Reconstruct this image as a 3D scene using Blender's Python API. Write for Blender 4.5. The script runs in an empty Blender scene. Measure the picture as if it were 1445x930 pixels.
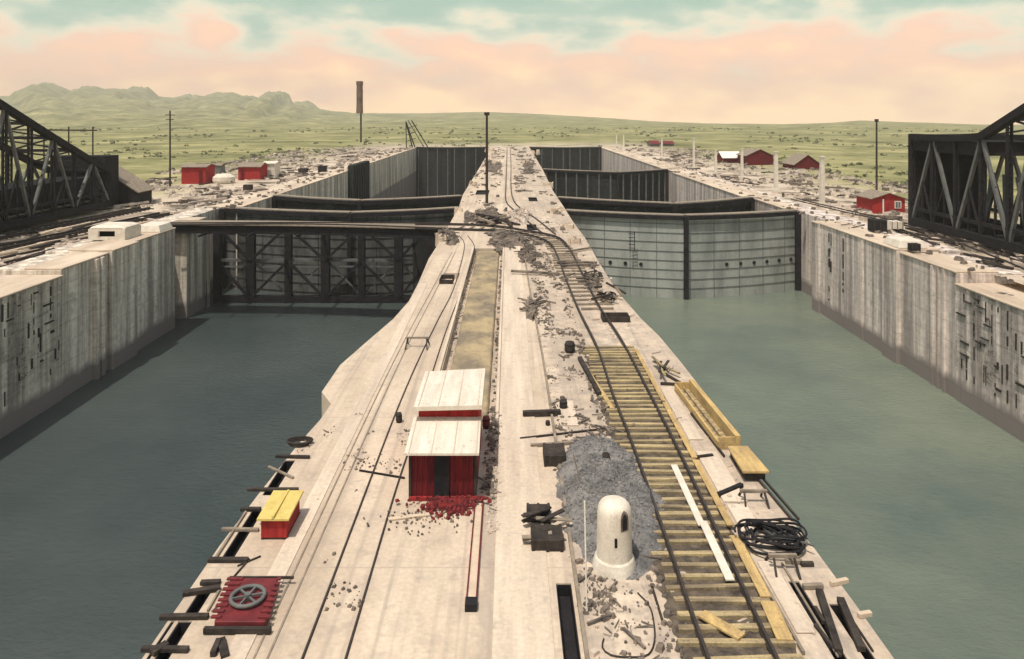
import bpy, bmesh, math, random
from mathutils import Vector, Matrix, noise
from mathutils.geometry import tessellate_polygon
random.seed(7)
PI = math.pi
scene = bpy.context.scene
C = scene.collection

# ------------------------------------------------------------------ camera
F, VX, VY, HC = 1050.0, 718.0, 164.0, 13.5        # focal length in pixels, vanishing point, eye height over the middle wall
cam = bpy.data.cameras.new('camera'); camo = bpy.data.objects.new('camera', cam); C.objects.link(camo)
camo.location = (0, 0, HC); camo.rotation_euler = (PI/2, 0, 0)
cam.sensor_width = 36; cam.lens = F/1445*36
cam.shift_x = (722.5-VX)/1445; cam.shift_y = -(465-VY)/1445
cam.clip_start = 0.5; cam.clip_end = 30000
scene.camera = camo

# ------------------------------------------------------------------ world, sun, exposure
LD = Vector((0.20, 0.31, -0.92)).normalized()     # the way sunlight travels
el = math.asin(-LD.z); rot = math.atan2(-LD.x, -LD.y)
w = bpy.data.worlds.new("World"); scene.world = w; w.use_nodes = True
nt = w.node_tree; nt.nodes.clear(); N = nt.nodes.new; L = nt.links.new
out = N('ShaderNodeOutputWorld'); bg = N('ShaderNodeBackground'); L(bg.outputs[0], out.inputs[0])
bg.inputs[1].default_value = 1.0
tc = N('ShaderNodeTexCoord'); sep = N('ShaderNodeSeparateXYZ'); L(tc.outputs['Generated'], sep.inputs[0])
mp = N('ShaderNodeMapping'); mp.inputs['Scale'].default_value = (6.0, 6.0, 15); L(tc.outputs['Generated'], mp.inputs[0])
n1 = N('ShaderNodeTexNoise'); n1.inputs['Scale'].default_value = 1.6; n1.inputs['Detail'].default_value = 5; n1.inputs['Roughness'].default_value = .47
mp.inputs['Location'].default_value = (1.7, .4, .3)
L(mp.outputs[0], n1.inputs['Vector'])
def mth(nt, op, a, b=None, c=None):
    m = nt.nodes.new('ShaderNodeMath'); m.operation = op
    for i, v in enumerate((a, b, c)):
        if v is None: continue
        if isinstance(v, (int, float)): m.inputs[i].default_value = v
        else: nt.links.new(v, m.inputs[i])
    return m.outputs[0]
nn = mth(nt, 'MULTIPLY_ADD', n1.outputs['Fac'], -0.22, 0.108)
zz = mth(nt, 'ADD', sep.outputs['Z'], nn)
r = N('ShaderNodeValToRGB'); L(zz, r.inputs[0])
cr = r.color_ramp
cr.elements[0].position = 0.0; cr.elements[0].color = (1.5, .98, .53, 1)
cr.elements[1].position = 1.0; cr.elements[1].color = (.33, .50, .48, 1)
for p, c in ((.02, (1.36, .86, .49)), (.05, (1.12, .68, .46)), (.080, (.98, .66, .49)), (.096, (.94, .76, .58)), (.108, (.80, .78, .61)), (.134, (.46, .60, .50)), (.16, (.38, .55, .46)), (.3, (.36, .53, .45))):
    e = cr.elements.new(p); e.color = (*c, 1)
sky = N('ShaderNodeTexSky'); sky.sky_type = 'NISHITA'; sky.sun_disc = False
sky.sun_elevation = el; sky.sun_rotation = rot; sky.dust_density = 2.5
sm = N('ShaderNodeMix'); sm.data_type = 'RGBA'; sm.blend_type = 'MULTIPLY'; sm.inputs[0].default_value = 1
L(sky.outputs[0], sm.inputs[6]); sm.inputs[7].default_value = (.15, .132, .11, 1)
mr = N('ShaderNodeMapRange'); L(sep.outputs['Z'], mr.inputs[0]); mr.inputs[1].default_value = .2; mr.inputs[2].default_value = .6
mx = N('ShaderNodeMix'); mx.data_type = 'RGBA'
L(mr.outputs[0], mx.inputs[0]); L(r.outputs[0], mx.inputs[6]); L(sm.outputs[2], mx.inputs[7]); L(mx.outputs[2], bg.inputs[0])
sd = bpy.data.lights.new('sun', 'SUN'); sd.energy = 3.2; sd.angle = math.radians(.8); sd.color = (1, .93, .82)
so = bpy.data.objects.new('sun', sd); C.objects.link(so); so.rotation_euler = LD.to_track_quat('-Z', 'Y').to_euler()
vs = scene.view_settings; vs.view_transform = 'Standard'; vs.look = 'None'; vs.gamma = 1; vs.exposure = 0.22; vs.use_curve_mapping = False

# ------------------------------------------------------------------ helpers
def at(px, py, z=0.0):
    D = F*(HC-z)/(py-VY); return Vector(((px-VX)/F*D, D, z))
def atD(px, py, D): return Vector(((px-VX)/F*D, D, HC-(py-VY)/F*D))
class MB:
    def __init__(s): s.bm = bmesh.new()
    def hexa(s, p):
        v = [s.bm.verts.new(q) for q in p]
        for f in ((0,3,2,1),(4,5,6,7),(0,1,5,4),(1,2,6,5),(2,3,7,6),(3,0,4,7)): s.bm.faces.new([v[i] for i in f])
    def box(s, x0, x1, y0, y1, z0, z1):
        s.hexa([(x0,y0,z0),(x1,y0,z0),(x1,y1,z0),(x0,y1,z0),(x0,y0,z1),(x1,y0,z1),(x1,y1,z1),(x0,y1,z1)]); return s
    def beam(s, p, q, w, h=None, up=Vector((0,0,1))):
        p, q = Vector(p), Vector(q); h = h or w; d = (q-p).normalized()
        if abs(d.dot(up)) > .98: up = Vector((0,1,0))
        a = d.cross(up).normalized()*w/2; b = a.cross(d).normalized()*h/2
        s.hexa([p-a-b, p+a-b, q+a-b, q-a-b, p-a+b, p+a+b, q+a+b, q-a+b]); return s
    def tube(s, pts, r, n=8, r2=None, caps=True):
        pts = [Vector(p) for p in pts]; rings = []
        for i, p in enumerate(pts):
            d = (pts[min(i+1, len(pts)-1)]-pts[max(i-1, 0)]).normalized()
            up = Vector((0,0,1)) if abs(d.z) < .9 else Vector((0,1,0))
            a = d.cross(up).normalized(); b = a.cross(d)
            rr = r if r2 is None else r+(r2-r)*i/(len(pts)-1)
            rings.append([s.bm.verts.new(p+a*rr*math.cos(2*PI*k/n)+b*rr*math.sin(2*PI*k/n)) for k in range(n)])
        for A, B in zip(rings, rings[1:]):
            for k in range(n): s.bm.faces.new((A[k], A[(k+1)%n], B[(k+1)%n], B[k]))
        if caps: s.bm.faces.new(rings[0][::-1]); s.bm.faces.new(rings[-1])
        return s
    def lathe(s, prof, c, n=24):
        c = Vector(c); rings = []
        for (rr, z) in prof:
            rings.append([s.bm.verts.new(c+Vector((rr*math.cos(2*PI*k/n), rr*math.sin(2*PI*k/n), z))) for k in range(n)])
        for A, B in zip(rings, rings[1:]):
            for k in range(n): s.bm.faces.new((A[k], A[(k+1)%n], B[(k+1)%n], B[k]))
        s.bm.faces.new(rings[0][::-1]); s.bm.faces.new(rings[-1]); return s
    def rock(s, c, rx, ry=None, rz=None):
        ry = ry or rx*random.uniform(.7, 1.3); rz = rz or rx*random.uniform(.45, .85); c = Vector(c)
        th = random.uniform(0, 6.28); ca, sa = math.cos(th), math.sin(th)
        base = [(1,1,1),(1,-1,1),(-1,-1,1),(-1,1,1),(1,1,-1),(1,-1,-1),(-1,-1,-1),(-1,1,-1)]
        v = []
        for (x,y,z) in base:
            k = (.62 if z > 0 else .95)
            x *= rx*k*random.uniform(.6,1); y *= ry*k*random.uniform(.6,1); z *= rz*random.uniform(.6,1)
            v.append(s.bm.verts.new(c+Vector((x*ca-y*sa, x*sa+y*ca, z))))
        for f in ((0,3,2,1),(4,5,6,7),(0,1,5,4),(1,2,6,5),(2,3,7,6),(3,0,4,7)): s.bm.faces.new([v[i] for i in f])
        return s
    def strip(s, pts, w, h, z0=0.0):      # bar of width w and height h swept along a path
        pts = [Vector(p) for p in pts]; rings = []
        for i, p in enumerate(pts):
            d = pts[min(i+1, len(pts)-1)]-pts[max(i-1, 0)]; d.z = 0; d.normalize(); a = Vector((d.y, -d.x, 0))*w/2
            zb = Vector((0,0,z0)); zt = Vector((0,0,z0+h))
            rings.append([s.bm.verts.new(q) for q in (p-a+zb, p+a+zb, p+a+zt, p-a+zt)])
        for A, B in zip(rings, rings[1:]):
            for k in range(4): s.bm.faces.new((A[k], A[(k+1)%4], B[(k+1)%4], B[k]))
        s.bm.faces.new(rings[0][::-1]); s.bm.faces.new(rings[-1]); return s
    def build(s, name, mat, parent=None, bevel=0, smooth=False):
        bmesh.ops.recalc_face_normals(s.bm, faces=s.bm.faces)
        me = bpy.data.meshes.new(name); s.bm.to_mesh(me); s.bm.free(); me.materials.append(mat)
        if smooth:
            for p in me.polygons: p.use_smooth = True
        o = bpy.data.objects.new(name, me); C.objects.link(o)
        if parent:
            o.parent = parent
            off = parent.location.copy(); g_ = parent.parent
            while g_: off += g_.location; g_ = g_.parent
            me.transform(Matrix.Translation(-off))
        if bevel:
            b = o.modifiers.new('bevel', 'BEVEL'); b.width = bevel; b.segments = 1; b.limit_method = 'ANGLE'
        return o
def tag(o, label=None, cat=None, group=None, kind=None):
    if label: o['label'] = label
    if cat: o['category'] = cat
    if group: o['group'] = group
    if kind: o['kind'] = kind
    return o
def thing(name, label, cat, loc=(0,0,0), group=None):
    o = bpy.data.objects.new(name, None); C.objects.link(o); o.location = loc; o.empty_display_size = .2
    return tag(o, label, cat, group)
def dup(root, loc, rz=None, label=None):
    r_ = root.copy(); C.objects.link(r_); r_.location = loc
    if rz is not None: r_.rotation_euler.z = rz
    if label: r_['label'] = label
    for ch in list(root.children):
        c = ch.copy(); C.objects.link(c); c.parent = r_
        for g in ch.children:
            d = g.copy(); C.objects.link(d); d.parent = c
    return r_
def rs(path, step):       # Catmull-Rom through the points, resampled
    P = [Vector(p) for p in path]; P = [2*P[0]-P[1]]+P+[2*P[-1]-P[-2]]; out = []
    for i in range(1, len(P)-2):
        n = max(2, int((P[i+1]-P[i]).length/step))
        for k in range(n):
            t = k/n; a, b, c, d = P[i-1:i+3]
            out.append(.5*((2*b)+(c-a)*t+(2*a-5*b+4*c-d)*t*t+(-a+3*b-3*c+d)*t**3))
    out.append(P[-2]); return out

# ------------------------------------------------------------------ materials
def mat(name, c1, c2=None, rough=.85, scale=1.0, stretch=(1,1,1), spot=None, spot_amt=.5, spot_scale=6, bump=.15, bscale=None, metal=0, coord='pos', detail=6, lo=.35, hi=.65, fine=.18, spec=.25):
    m = bpy.data.materials.new(name); m.use_nodes = True; nt = m.node_tree; N = nt.nodes.new; L = nt.links.new
    b = nt.nodes['Principled BSDF']; b.inputs['Roughness'].default_value = rough; b.inputs['Metallic'].default_value = metal
    b.inputs['Specular IOR Level'].default_value = spec
    if coord == 'pos': g = N('ShaderNodeNewGeometry'); src = g.outputs['Position']
    else: g = N('ShaderNodeTexCoord'); src = g.outputs['Object']
    mp = N('ShaderNodeMapping'); mp.inputs['Scale'].default_value = stretch; L(src, mp.inputs[0])
    n = N('ShaderNodeTexNoise'); n.inputs['Scale'].default_value = scale; n.inputs['Detail'].default_value = detail; n.inputs['Roughness'].default_value = .62; L(mp.outputs[0], n.inputs['Vector'])
    mr = N('ShaderNodeMapRange'); L(n.outputs['Fac'], mr.inputs[0]); mr.inputs[1].default_value = lo; mr.inputs[2].default_value = hi
    mx = N('ShaderNodeMix'); mx.data_type = 'RGBA'; L(mr.outputs[0], mx.inputs[0])
    mx.inputs[6].default_value = (*c1, 1); mx.inputs[7].default_value = (*(c2 or [x*.75 for x in c1]), 1)
    col = mx.outputs[2]
    n2 = N('ShaderNodeTexNoise'); n2.inputs['Scale'].default_value = spot_scale; n2.inputs['Detail'].default_value = 5; n2.inputs['Roughness'].default_value = .7; L(src, n2.inputs['Vector'])
    if spot:
        r2 = N('ShaderNodeMapRange'); L(n2.outputs['Fac'], r2.inputs[0]); r2.inputs[1].default_value = .56; r2.inputs[2].default_value = .72; r2.inputs[4].default_value = spot_amt
        m2 = N('ShaderNodeMix'); m2.data_type = 'RGBA'; L(r2.outputs[0], m2.inputs[0]); L(col, m2.inputs[6]); m2.inputs[7].default_value = (*spot, 1); col = m2.outputs[2]
    if fine:
        n3 = N('ShaderNodeTexNoise'); n3.inputs['Scale'].default_value = spot_scale*5; n3.inputs['Detail'].default_value = 3; L(src, n3.inputs['Vector'])
        f3 = mth(nt, 'MULTIPLY_ADD', n3.outputs['Fac'], fine*2.4, 1-fine*1.2)
        m3 = N('ShaderNodeMix'); m3.data_type = 'RGBA'; m3.blend_type = 'MULTIPLY'; m3.inputs[0].default_value = 1; L(col, m3.inputs[6]); L(f3, m3.inputs[7]); col = m3.outputs[2]
    L(col, b.inputs['Base Color'])
    if bump:
        bp = N('ShaderNodeBump'); bp.inputs['Strength'].default_value = bump; bp.inputs['Distance'].default_value = .1; L(n2.outputs['Fac'], bp.inputs['Height']); L(bp.outputs[0], b.inputs['Normal'])
    m['col'] = 1
    return m
M = {}
M['conc'] = mat('pale_concrete', (.63,.525,.41), (.42,.335,.255), scale=.22, stretch=(1.6,.35,1), spot=(.30,.25,.21), spot_amt=.45, spot_scale=1.4, detail=9)
M['concw'] = mat('white_concrete', (.70,.65,.56), (.58,.52,.44), scale=1.5, spot=(.4,.36,.3), spot_amt=.4, spot_scale=4)
M['band'] = mat('smooth_concrete', (.64,.54,.43), (.47,.39,.31), scale=.5, stretch=(3,.2,1), spot=(.32,.27,.22), spot_amt=.55, spot_scale=1.6)
M['steel'] = mat('dark_steel', (.013,.013,.017), (.026,.024,.026), rough=.8, scale=2, spot=(.06,.045,.035), spot_amt=.4, spot_scale=5, spec=.12)
M['steelg'] = mat('grey_steel', (.15,.155,.15), (.09,.095,.095), rough=.6, scale=1, spot=(.2,.18,.16), spot_amt=.5)
M['rail'] = mat('rail_steel', (.03,.027,.027), (.06,.045,.04), rough=.6, scale=3)
M['gate'] = mat('gate_plate', (.38,.395,.365), (.22,.235,.22), rough=.55, scale=.35, stretch=(1,1,.22), spot=(.26,.26,.23), spot_amt=.5, spot_scale=1.0, lo=.4, hi=.62)
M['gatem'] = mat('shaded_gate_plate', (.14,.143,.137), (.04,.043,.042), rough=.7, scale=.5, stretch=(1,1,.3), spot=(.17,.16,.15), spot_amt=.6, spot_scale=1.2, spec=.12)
M['seam'] = mat('seam_plate', (.17,.18,.17), (.11,.12,.115), rough=.6, scale=2)
M['gated'] = mat('dark_gate_plate', (.03,.034,.033), (.016,.018,.018), rough=.8, spec=.12, scale=.3, stretch=(1.5,1.5,.2), spot=(.12,.11,.10), spot_amt=.5, spot_scale=.8)
M['red'] = mat('red_boards', (.40,.03,.03), (.22,.02,.02), scale=2, stretch=(3,3,.4), spot=(.12,.008,.012), spot_amt=.7, spot_scale=3)
M['redd'] = mat('dark_red_boards', (.17,.010,.014), (.06,.007,.012), scale=1.5, stretch=(4,4,.4), spot=(.05,.008,.01), spot_amt=.6)
M['maroon'] = mat('red_oxide_plate', (.17,.025,.028), (.10,.015,.02), rough=.6, scale=3, spot=(.05,.015,.015), spot_amt=.6, spot_scale=9)
M['roof'] = mat('white_roofing', (.70,.64,.55), (.56,.50,.42), scale=1.2, stretch=(2.5,.4,1), spot=(.32,.28,.23), spot_amt=.55, spot_scale=4)
M['yellow'] = mat('yellow_timber', (.58,.41,.17), (.34,.24,.12), scale=2, stretch=(2,.35,1), spot=(.20,.13,.07), spot_amt=.7, spot_scale=4, bump=.3, fine=.3)
M['yroof'] = mat('yellow_roofing', (.62,.50,.17), (.54,.42,.13), scale=3, spot=(.4,.3,.1), spot_amt=.4)
M['tie'] = mat('sleeper_timber', (.47,.37,.20), (.19,.15,.10), scale=1.3, stretch=(.35,2.6,.5), spot=(.08,.065,.05), spot_amt=.75, spot_scale=4, lo=.38, hi=.62, bump=.4, fine=.35)
M['dwood'] = mat('dark_timber', (.028,.024,.023), (.06,.05,.043), scale=2, spot=(.16,.13,.1), spot_amt=.4, spec=.1)
M['wood'] = mat('weathered_timber', (.30,.25,.19), (.18,.15,.12), scale=2, spot=(.1,.08,.07), spot_amt=.4)
M['lwood'] = mat('pale_timber', (.62,.50,.38), (.50,.40,.30), scale=2, spot=(.34,.27,.2), spot_amt=.4)
M['sand'] = mat('sand_fill', (.38,.30,.18), (.20,.165,.12), scale=.4, spot=(.13,.11,.09), spot_amt=.8, spot_scale=2.2, bump=.6, lo=.4, hi=.6)
M['gravel'] = mat('grey_gravel', (.27,.26,.25), (.12,.118,.118), scale=1.0, spot=(.38,.36,.33), spot_amt=.8, spot_scale=7, bump=1.0, fine=.4)
M['rub'] = mat('pale_rubble', (.58,.49,.41), (.38,.32,.27), scale=.8, spot=(.14,.11,.10), spot_amt=.7, spot_scale=3)
M['rubd'] = mat('dark_rubble', (.065,.055,.05), (.24,.195,.155), scale=1.2, spot=(.05,.045,.04), spot_amt=.6, spot_scale=3)
M['brick'] = mat('broken_brick', (.24,.03,.03), (.07,.012,.016), scale=5, spot=(.07,.02,.02), spot_amt=.6, spot_scale=9)
M['glass'] = mat('window_pane', (.10,.11,.12), (.16,.17,.18), rough=.2, scale=2, bump=0)
M['white'] = mat('white_paint', (.78,.75,.68), (.66,.62,.55), scale=3)
M['ballast'] = mat('cinder_ballast', (.055,.047,.04), (.16,.13,.10), scale=2.5, spot=(.03,.027,.025), spot_amt=.7, spot_scale=9, bump=.6, spec=.1)
M['stub'] = mat('stub_concrete', (.72,.67,.58), (.55,.49,.41), scale=1.6, stretch=(1,1,.35), spot=(.30,.26,.21), spot_amt=.6, spot_scale=3.2)
M['leaf'] = mat('scrub_leaves', (.17,.18,.09), (.11,.12,.065), scale=.08, spot=(.14,.13,.04), spot_amt=.7, spot_scale=.4, bump=0)
M['stack'] = mat('chimney_plate', (.20,.13,.10), (.09,.07,.06), scale=.4, spot=(.05,.04,.04), spot_amt=.6, spot_scale=1)

# side wall concrete: streaks, lift lines, a damp band above the water
def wall_mat(name, a, b_):
    m = mat(name, a, b_, scale=.8, stretch=(1,1,.045), spot=(.24,.21,.18), spot_amt=.6, spot_scale=.45, lo=.40, hi=.58, bump=.3, fine=.3)
    nt = m.node_tree; N = nt.nodes.new; L = nt.links.new; bs = nt.nodes['Principled BSDF']
    lk = bs.inputs['Base Color'].links[0]; col = lk.from_socket
    g = N('ShaderNodeNewGeometry'); sp = N('ShaderNodeSeparateXYZ'); L(g.outputs['Position'], sp.inputs[0])
    nz = N('ShaderNodeTexNoise'); nz.inputs['Scale'].default_value = .7; nz.inputs['Detail'].default_value = 6; L(g.outputs['Position'], nz.inputs['Vector'])
    z = mth(nt, 'MULTIPLY_ADD', nz.outputs['Fac'], 1.0, sp.outputs['Z'])
    mr = N('ShaderNodeMapRange'); L(z, mr.inputs[0]); mr.inputs[1].default_value = -10.3; mr.inputs[2].default_value = -9.5; mr.inputs[3].default_value = 1; mr.inputs[4].default_value = 0
    mx = N('ShaderNodeMix'); mx.data_type = 'RGBA'; L(mr.outputs[0], mx.inputs[0]); L(col, mx.inputs[6]); mx.inputs[7].default_value = (.25,.215,.20,1)
    fr = mth(nt, 'FRACT', mth(nt, 'MULTIPLY', sp.outputs['Z'], .55)); ln = mth(nt, 'LESS_THAN', fr, .035)
    fy = mth(nt, 'FRACT', mth(nt, 'MULTIPLY', sp.outputs['Y'], .21)); ly = mth(nt, 'LESS_THAN', fy, .02)
    li = mth(nt, 'MULTIPLY', mth(nt, 'MAXIMUM', ln, ly), .35)
    m2 = N('ShaderNodeMix'); m2.data_type = 'RGBA'; L(li, m2.inputs[0]); L(mx.outputs[2], m2.inputs[6]); m2.inputs[7].default_value = (.16,.14,.12,1)
    L(m2.outputs[2], bs.inputs['Base Color']); return m
M['wallL'] = wall_mat('streaked_concrete', (.80,.71,.60), (.34,.295,.25))
def formed(src, name):
    m = M[src].copy(); m.name = name; nt = m.node_tree; N = nt.nodes.new; L = nt.links.new; bs = nt.nodes['Principled BSDF']
    col = bs.inputs['Base Color'].links[0].from_socket; g = N('ShaderNodeNewGeometry'); fs = []
    for sc, st, lo_, hi_ in ((.8,(1,1,.12),.47,.62),(.8,(1,.25,3.2),.50,.66),(3.0,(1,.6,1.4),.50,.60)):
        mp = N('ShaderNodeMapping'); mp.inputs['Scale'].default_value = st; L(g.outputs['Position'], mp.inputs[0]); n = N('ShaderNodeTexNoise'); n.inputs['Scale'].default_value = sc; n.inputs['Detail'].default_value = 6; n.inputs['Roughness'].default_value = .7; L(mp.outputs[0], n.inputs['Vector'])
        r_ = N('ShaderNodeMapRange'); L(n.outputs['Fac'], r_.inputs[0]); r_.inputs[1].default_value = lo_; r_.inputs[2].default_value = hi_; fs.append(r_.outputs[0])
    sp = N('ShaderNodeSeparateXYZ'); L(g.outputs['Position'], sp.inputs[0]); top = N('ShaderNodeMapRange'); L(sp.outputs['Z'], top.inputs[0]); top.inputs[1].default_value = -10; top.inputs[2].default_value = -8.5
    f = mth(nt, 'MULTIPLY', mth(nt, 'MULTIPLY', mth(nt, 'MAXIMUM', fs[0], fs[1]), mth(nt, 'MULTIPLY_ADD', fs[2], .6, .4)), top.outputs[0])
    mx = N('ShaderNodeMix'); mx.data_type = 'RGBA'; L(mth(nt, 'MULTIPLY', f, .92), mx.inputs[0]); L(col, mx.inputs[6]); mx.inputs[7].default_value = (.055,.047,.045,1); L(mx.outputs[2], bs.inputs['Base Color']); return m
M['wallR'] = wall_mat('bleached_concrete', (.77,.67,.60), (.35,.30,.27))

M['wallLf'] = formed('wallL','sooty_formed_concrete'); M['wallRf'] = formed('wallR','sooty_bleached_concrete')
# middle wall: pale concrete with long trowel bands and joints
def deck_mat():
    m = M['conc'].copy(); m.name = 'deck_concrete'; nt = m.node_tree; N = nt.nodes.new; L = nt.links.new; bs = nt.nodes['Principled BSDF']
    col = bs.inputs['Base Color'].links[0].from_socket
    g = N('ShaderNodeNewGeometry'); sp = N('ShaderNodeSeparateXYZ'); L(g.outputs['Position'], sp.inputs[0])
    fy = mth(nt, 'FRACT', mth(nt, 'MULTIPLY', sp.outputs['Y'], .09)); ly = mth(nt, 'LESS_THAN', fy, .006)
    nz = N('ShaderNodeTexNoise'); mp = N('ShaderNodeMapping'); mp.inputs['Scale'].default_value = (2.4,.03,.5); L(g.outputs['Position'], mp.inputs[0]); L(mp.outputs[0], nz.inputs['Vector'])
    nz.inputs['Scale'].default_value = 1.3; nz.inputs['Detail'].default_value = 4
    mr = N('ShaderNodeMapRange'); L(nz.outputs['Fac'], mr.inputs[0]); mr.inputs[1].default_value = .52; mr.inputs[2].default_value = .66; mr.inputs[4].default_value = .6
    f = mth(nt, 'MAXIMUM', mth(nt, 'MULTIPLY', ly, .5), mr.outputs[0])
    m2 = N('ShaderNodeMix'); m2.data_type = 'RGBA'; L(f, m2.inputs[0]); L(col, m2.inputs[6]); m2.inputs[7].default_value = (.34,.285,.235,1)
    # trodden dirt over the right half, where the work goes on
    n5 = N('ShaderNodeTexNoise'); n5.inputs['Scale'].default_value = .9; n5.inputs['Detail'].default_value = 9; n5.inputs['Roughness'].default_value = .72; L(g.outputs['Position'], n5.inputs['Vector'])
    xm = mth(nt, 'MULTIPLY_ADD', n5.outputs['Fac'], 1.2, sp.outputs['X'])
    a1 = N('ShaderNodeMapRange'); L(xm, a1.inputs[0]); a1.inputs[1].default_value = 2.0; a1.inputs[2].default_value = 2.7
    a2 = N('ShaderNodeMapRange'); L(n5.outputs['Fac'], a2.inputs[0]); a2.inputs[1].default_value = .42; a2.inputs[2].default_value = .64
    dirt = mth(nt, 'MULTIPLY', mth(nt, 'MULTIPLY', a1.outputs[0], a2.outputs[0]), .85)
    b1 = N('ShaderNodeMapRange'); L(mth(nt,'ABSOLUTE',mth(nt,'ADD',xm,.05)), b1.inputs[0]); b1.inputs[1].default_value = .35; b1.inputs[2].default_value = .15; b1.inputs[4].default_value = .45
    c1 = N('ShaderNodeMapRange'); L(n5.outputs['Fac'], c1.inputs[0]); c1.inputs[1].default_value = .50; c1.inputs[2].default_value = .70; c1.inputs[4].default_value = .6
    dd = mth(nt, 'MAXIMUM', mth(nt, 'MAXIMUM', dirt, b1.outputs[0]), c1.outputs[0])
    m6 = N('ShaderNodeMix'); m6.data_type = 'RGBA'; L(dd, m6.inputs[0]); L(m2.outputs[2], m6.inputs[6]); m6.inputs[7].default_value = (.30,.255,.22,1)
    L(m6.outputs[2], bs.inputs['Base Color']); return m
M['deck'] = deck_mat()

def water_mat(name, c, c2):
    m = bpy.data.materials.new(name); m.use_nodes = True; nt = m.node_tree; N = nt.nodes.new; L = nt.links.new
    b = nt.nodes['Principled BSDF']; b.inputs['Roughness'].default_value = .1; b.inputs['IOR'].default_value = 1.33
    g = N('ShaderNodeNewGeometry')
    n0 = N('ShaderNodeTexNoise'); n0.inputs['Scale'].default_value = .032; n0.inputs['Detail'].default_value = 7; n0.inputs['Roughness'].default_value = .65; L(g.outputs['Position'], n0.inputs['Vector'])
    mr = N('ShaderNodeMapRange'); L(n0.outputs['Fac'], mr.inputs[0]); mr.inputs[1].default_value = .35; mr.inputs[2].default_value = .65
    mx = N('ShaderNodeMix'); mx.data_type = 'RGBA'; L(mr.outputs[0], mx.inputs[0]); mx.inputs[6].default_value = (*c,1); mx.inputs[7].default_value = (*c2,1); L(mx.outputs[2], b.inputs['Base Color'])
    mp = N('ShaderNodeMapping'); mp.inputs['Scale'].default_value = (1,1.8,1); mp.inputs['Rotation'].default_value = (0,0,.5); L(g.outputs['Position'], mp.inputs[0])
    n = N('ShaderNodeTexNoise'); n.inputs['Scale'].default_value = 1.6; n.inputs['Detail'].default_value = 8; n.inputs['Roughness'].default_value = .65; L(mp.outputs[0], n.inputs['Vector'])
    bp = N('ShaderNodeBump'); bp.inputs['Strength'].default_value = .55; bp.inputs['Distance'].default_value = .3; L(n.outputs['Fac'], bp.inputs['Height']); L(bp.outputs[0], b.inputs['Normal'])
    return m
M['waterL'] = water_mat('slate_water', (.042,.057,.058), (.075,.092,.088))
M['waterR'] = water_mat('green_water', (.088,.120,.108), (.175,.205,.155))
M['waterD'] = water_mat('dark_water', (.03,.035,.035), (.04,.045,.04))

def land_mat():
    m = bpy.data.materials.new('grassland'); m.use_nodes = True; nt = m.node_tree; N = nt.nodes.new; L = nt.links.new
    b = nt.nodes['Principled BSDF']; b.inputs['Roughness'].default_value = .95; b.inputs['Specular IOR Level'].default_value = .1
    g = N('ShaderNodeNewGeometry'); sp = N('ShaderNodeSeparateXYZ'); L(g.outputs['Position'], sp.inputs[0])
    n = N('ShaderNodeTexNoise'); n.inputs['Scale'].default_value = .02; n.inputs['Detail'].default_value = 10; n.inputs['Roughness'].default_value = .78; L(g.outputs['Position'], n.inputs['Vector'])
    rr = N('ShaderNodeValToRGB'); L(n.outputs['Fac'], rr.inputs[0]); cr = rr.color_ramp
    cr.elements[0].position = .32; cr.elements[0].color = (.07,.07,.035,1); cr.elements[1].position = .66; cr.elements[1].color = (.45,.40,.21,1)
    e = cr.elements.new(.5); e.color = (.22,.215,.10,1)
    # earth beside the lock walls, where the ground is dug over
    n2 = N('ShaderNodeTexNoise'); n2.inputs['Scale'].default_value = .09; n2.inputs['Detail'].default_value = 9; n2.inputs['Roughness'].default_value = .7; L(g.outputs['Position'], n2.inputs['Vector'])
    r2 = N('ShaderNodeValToRGB'); L(n2.outputs['Fac'], r2.inputs[0]); c2 = r2.color_ramp
    c2.elements[0].position = .36; c2.elements[0].color = (.11,.10,.07,1); c2.elements[1].position = .62; c2.elements[1].color = (.64,.54,.44,1)
    e = c2.elements.new(.48); e.color = (.48,.40,.32,1)
    ax = mth(nt, 'ABSOLUTE', sp.outputs['X'])
    k = mth(nt, 'MULTIPLY_ADD', n2.outputs['Fac'], 60, ax)
    mr = N('ShaderNodeMapRange'); L(k, mr.inputs[0]); mr.inputs[1].default_value = 88; mr.inputs[2].default_value = 108
    my = N('ShaderNodeMapRange'); L(sp.outputs['Y'], my.inputs[0]); my.inputs[1].default_value = 330; my.inputs[2].default_value = 420
    ff = mth(nt, 'MAXIMUM', mr.outputs[0], my.outputs[0])
    mx = N('ShaderNodeMix'); mx.data_type = 'RGBA'; L(ff, mx.inputs[0]); L(r2.outputs[0], mx.inputs[6]); L(rr.outputs[0], mx.inputs[7]); L(mx.outputs[2], b.inputs['Base Color'])
    bp = N('ShaderNodeBump'); bp.inputs['Strength'].default_value = .8; bp.inputs['Distance'].default_value = .6; L(n2.outputs['Fac'], bp.inputs['Height']); L(bp.outputs[0], b.inputs['Normal'])
    return m
M['land'] = land_mat()

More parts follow.
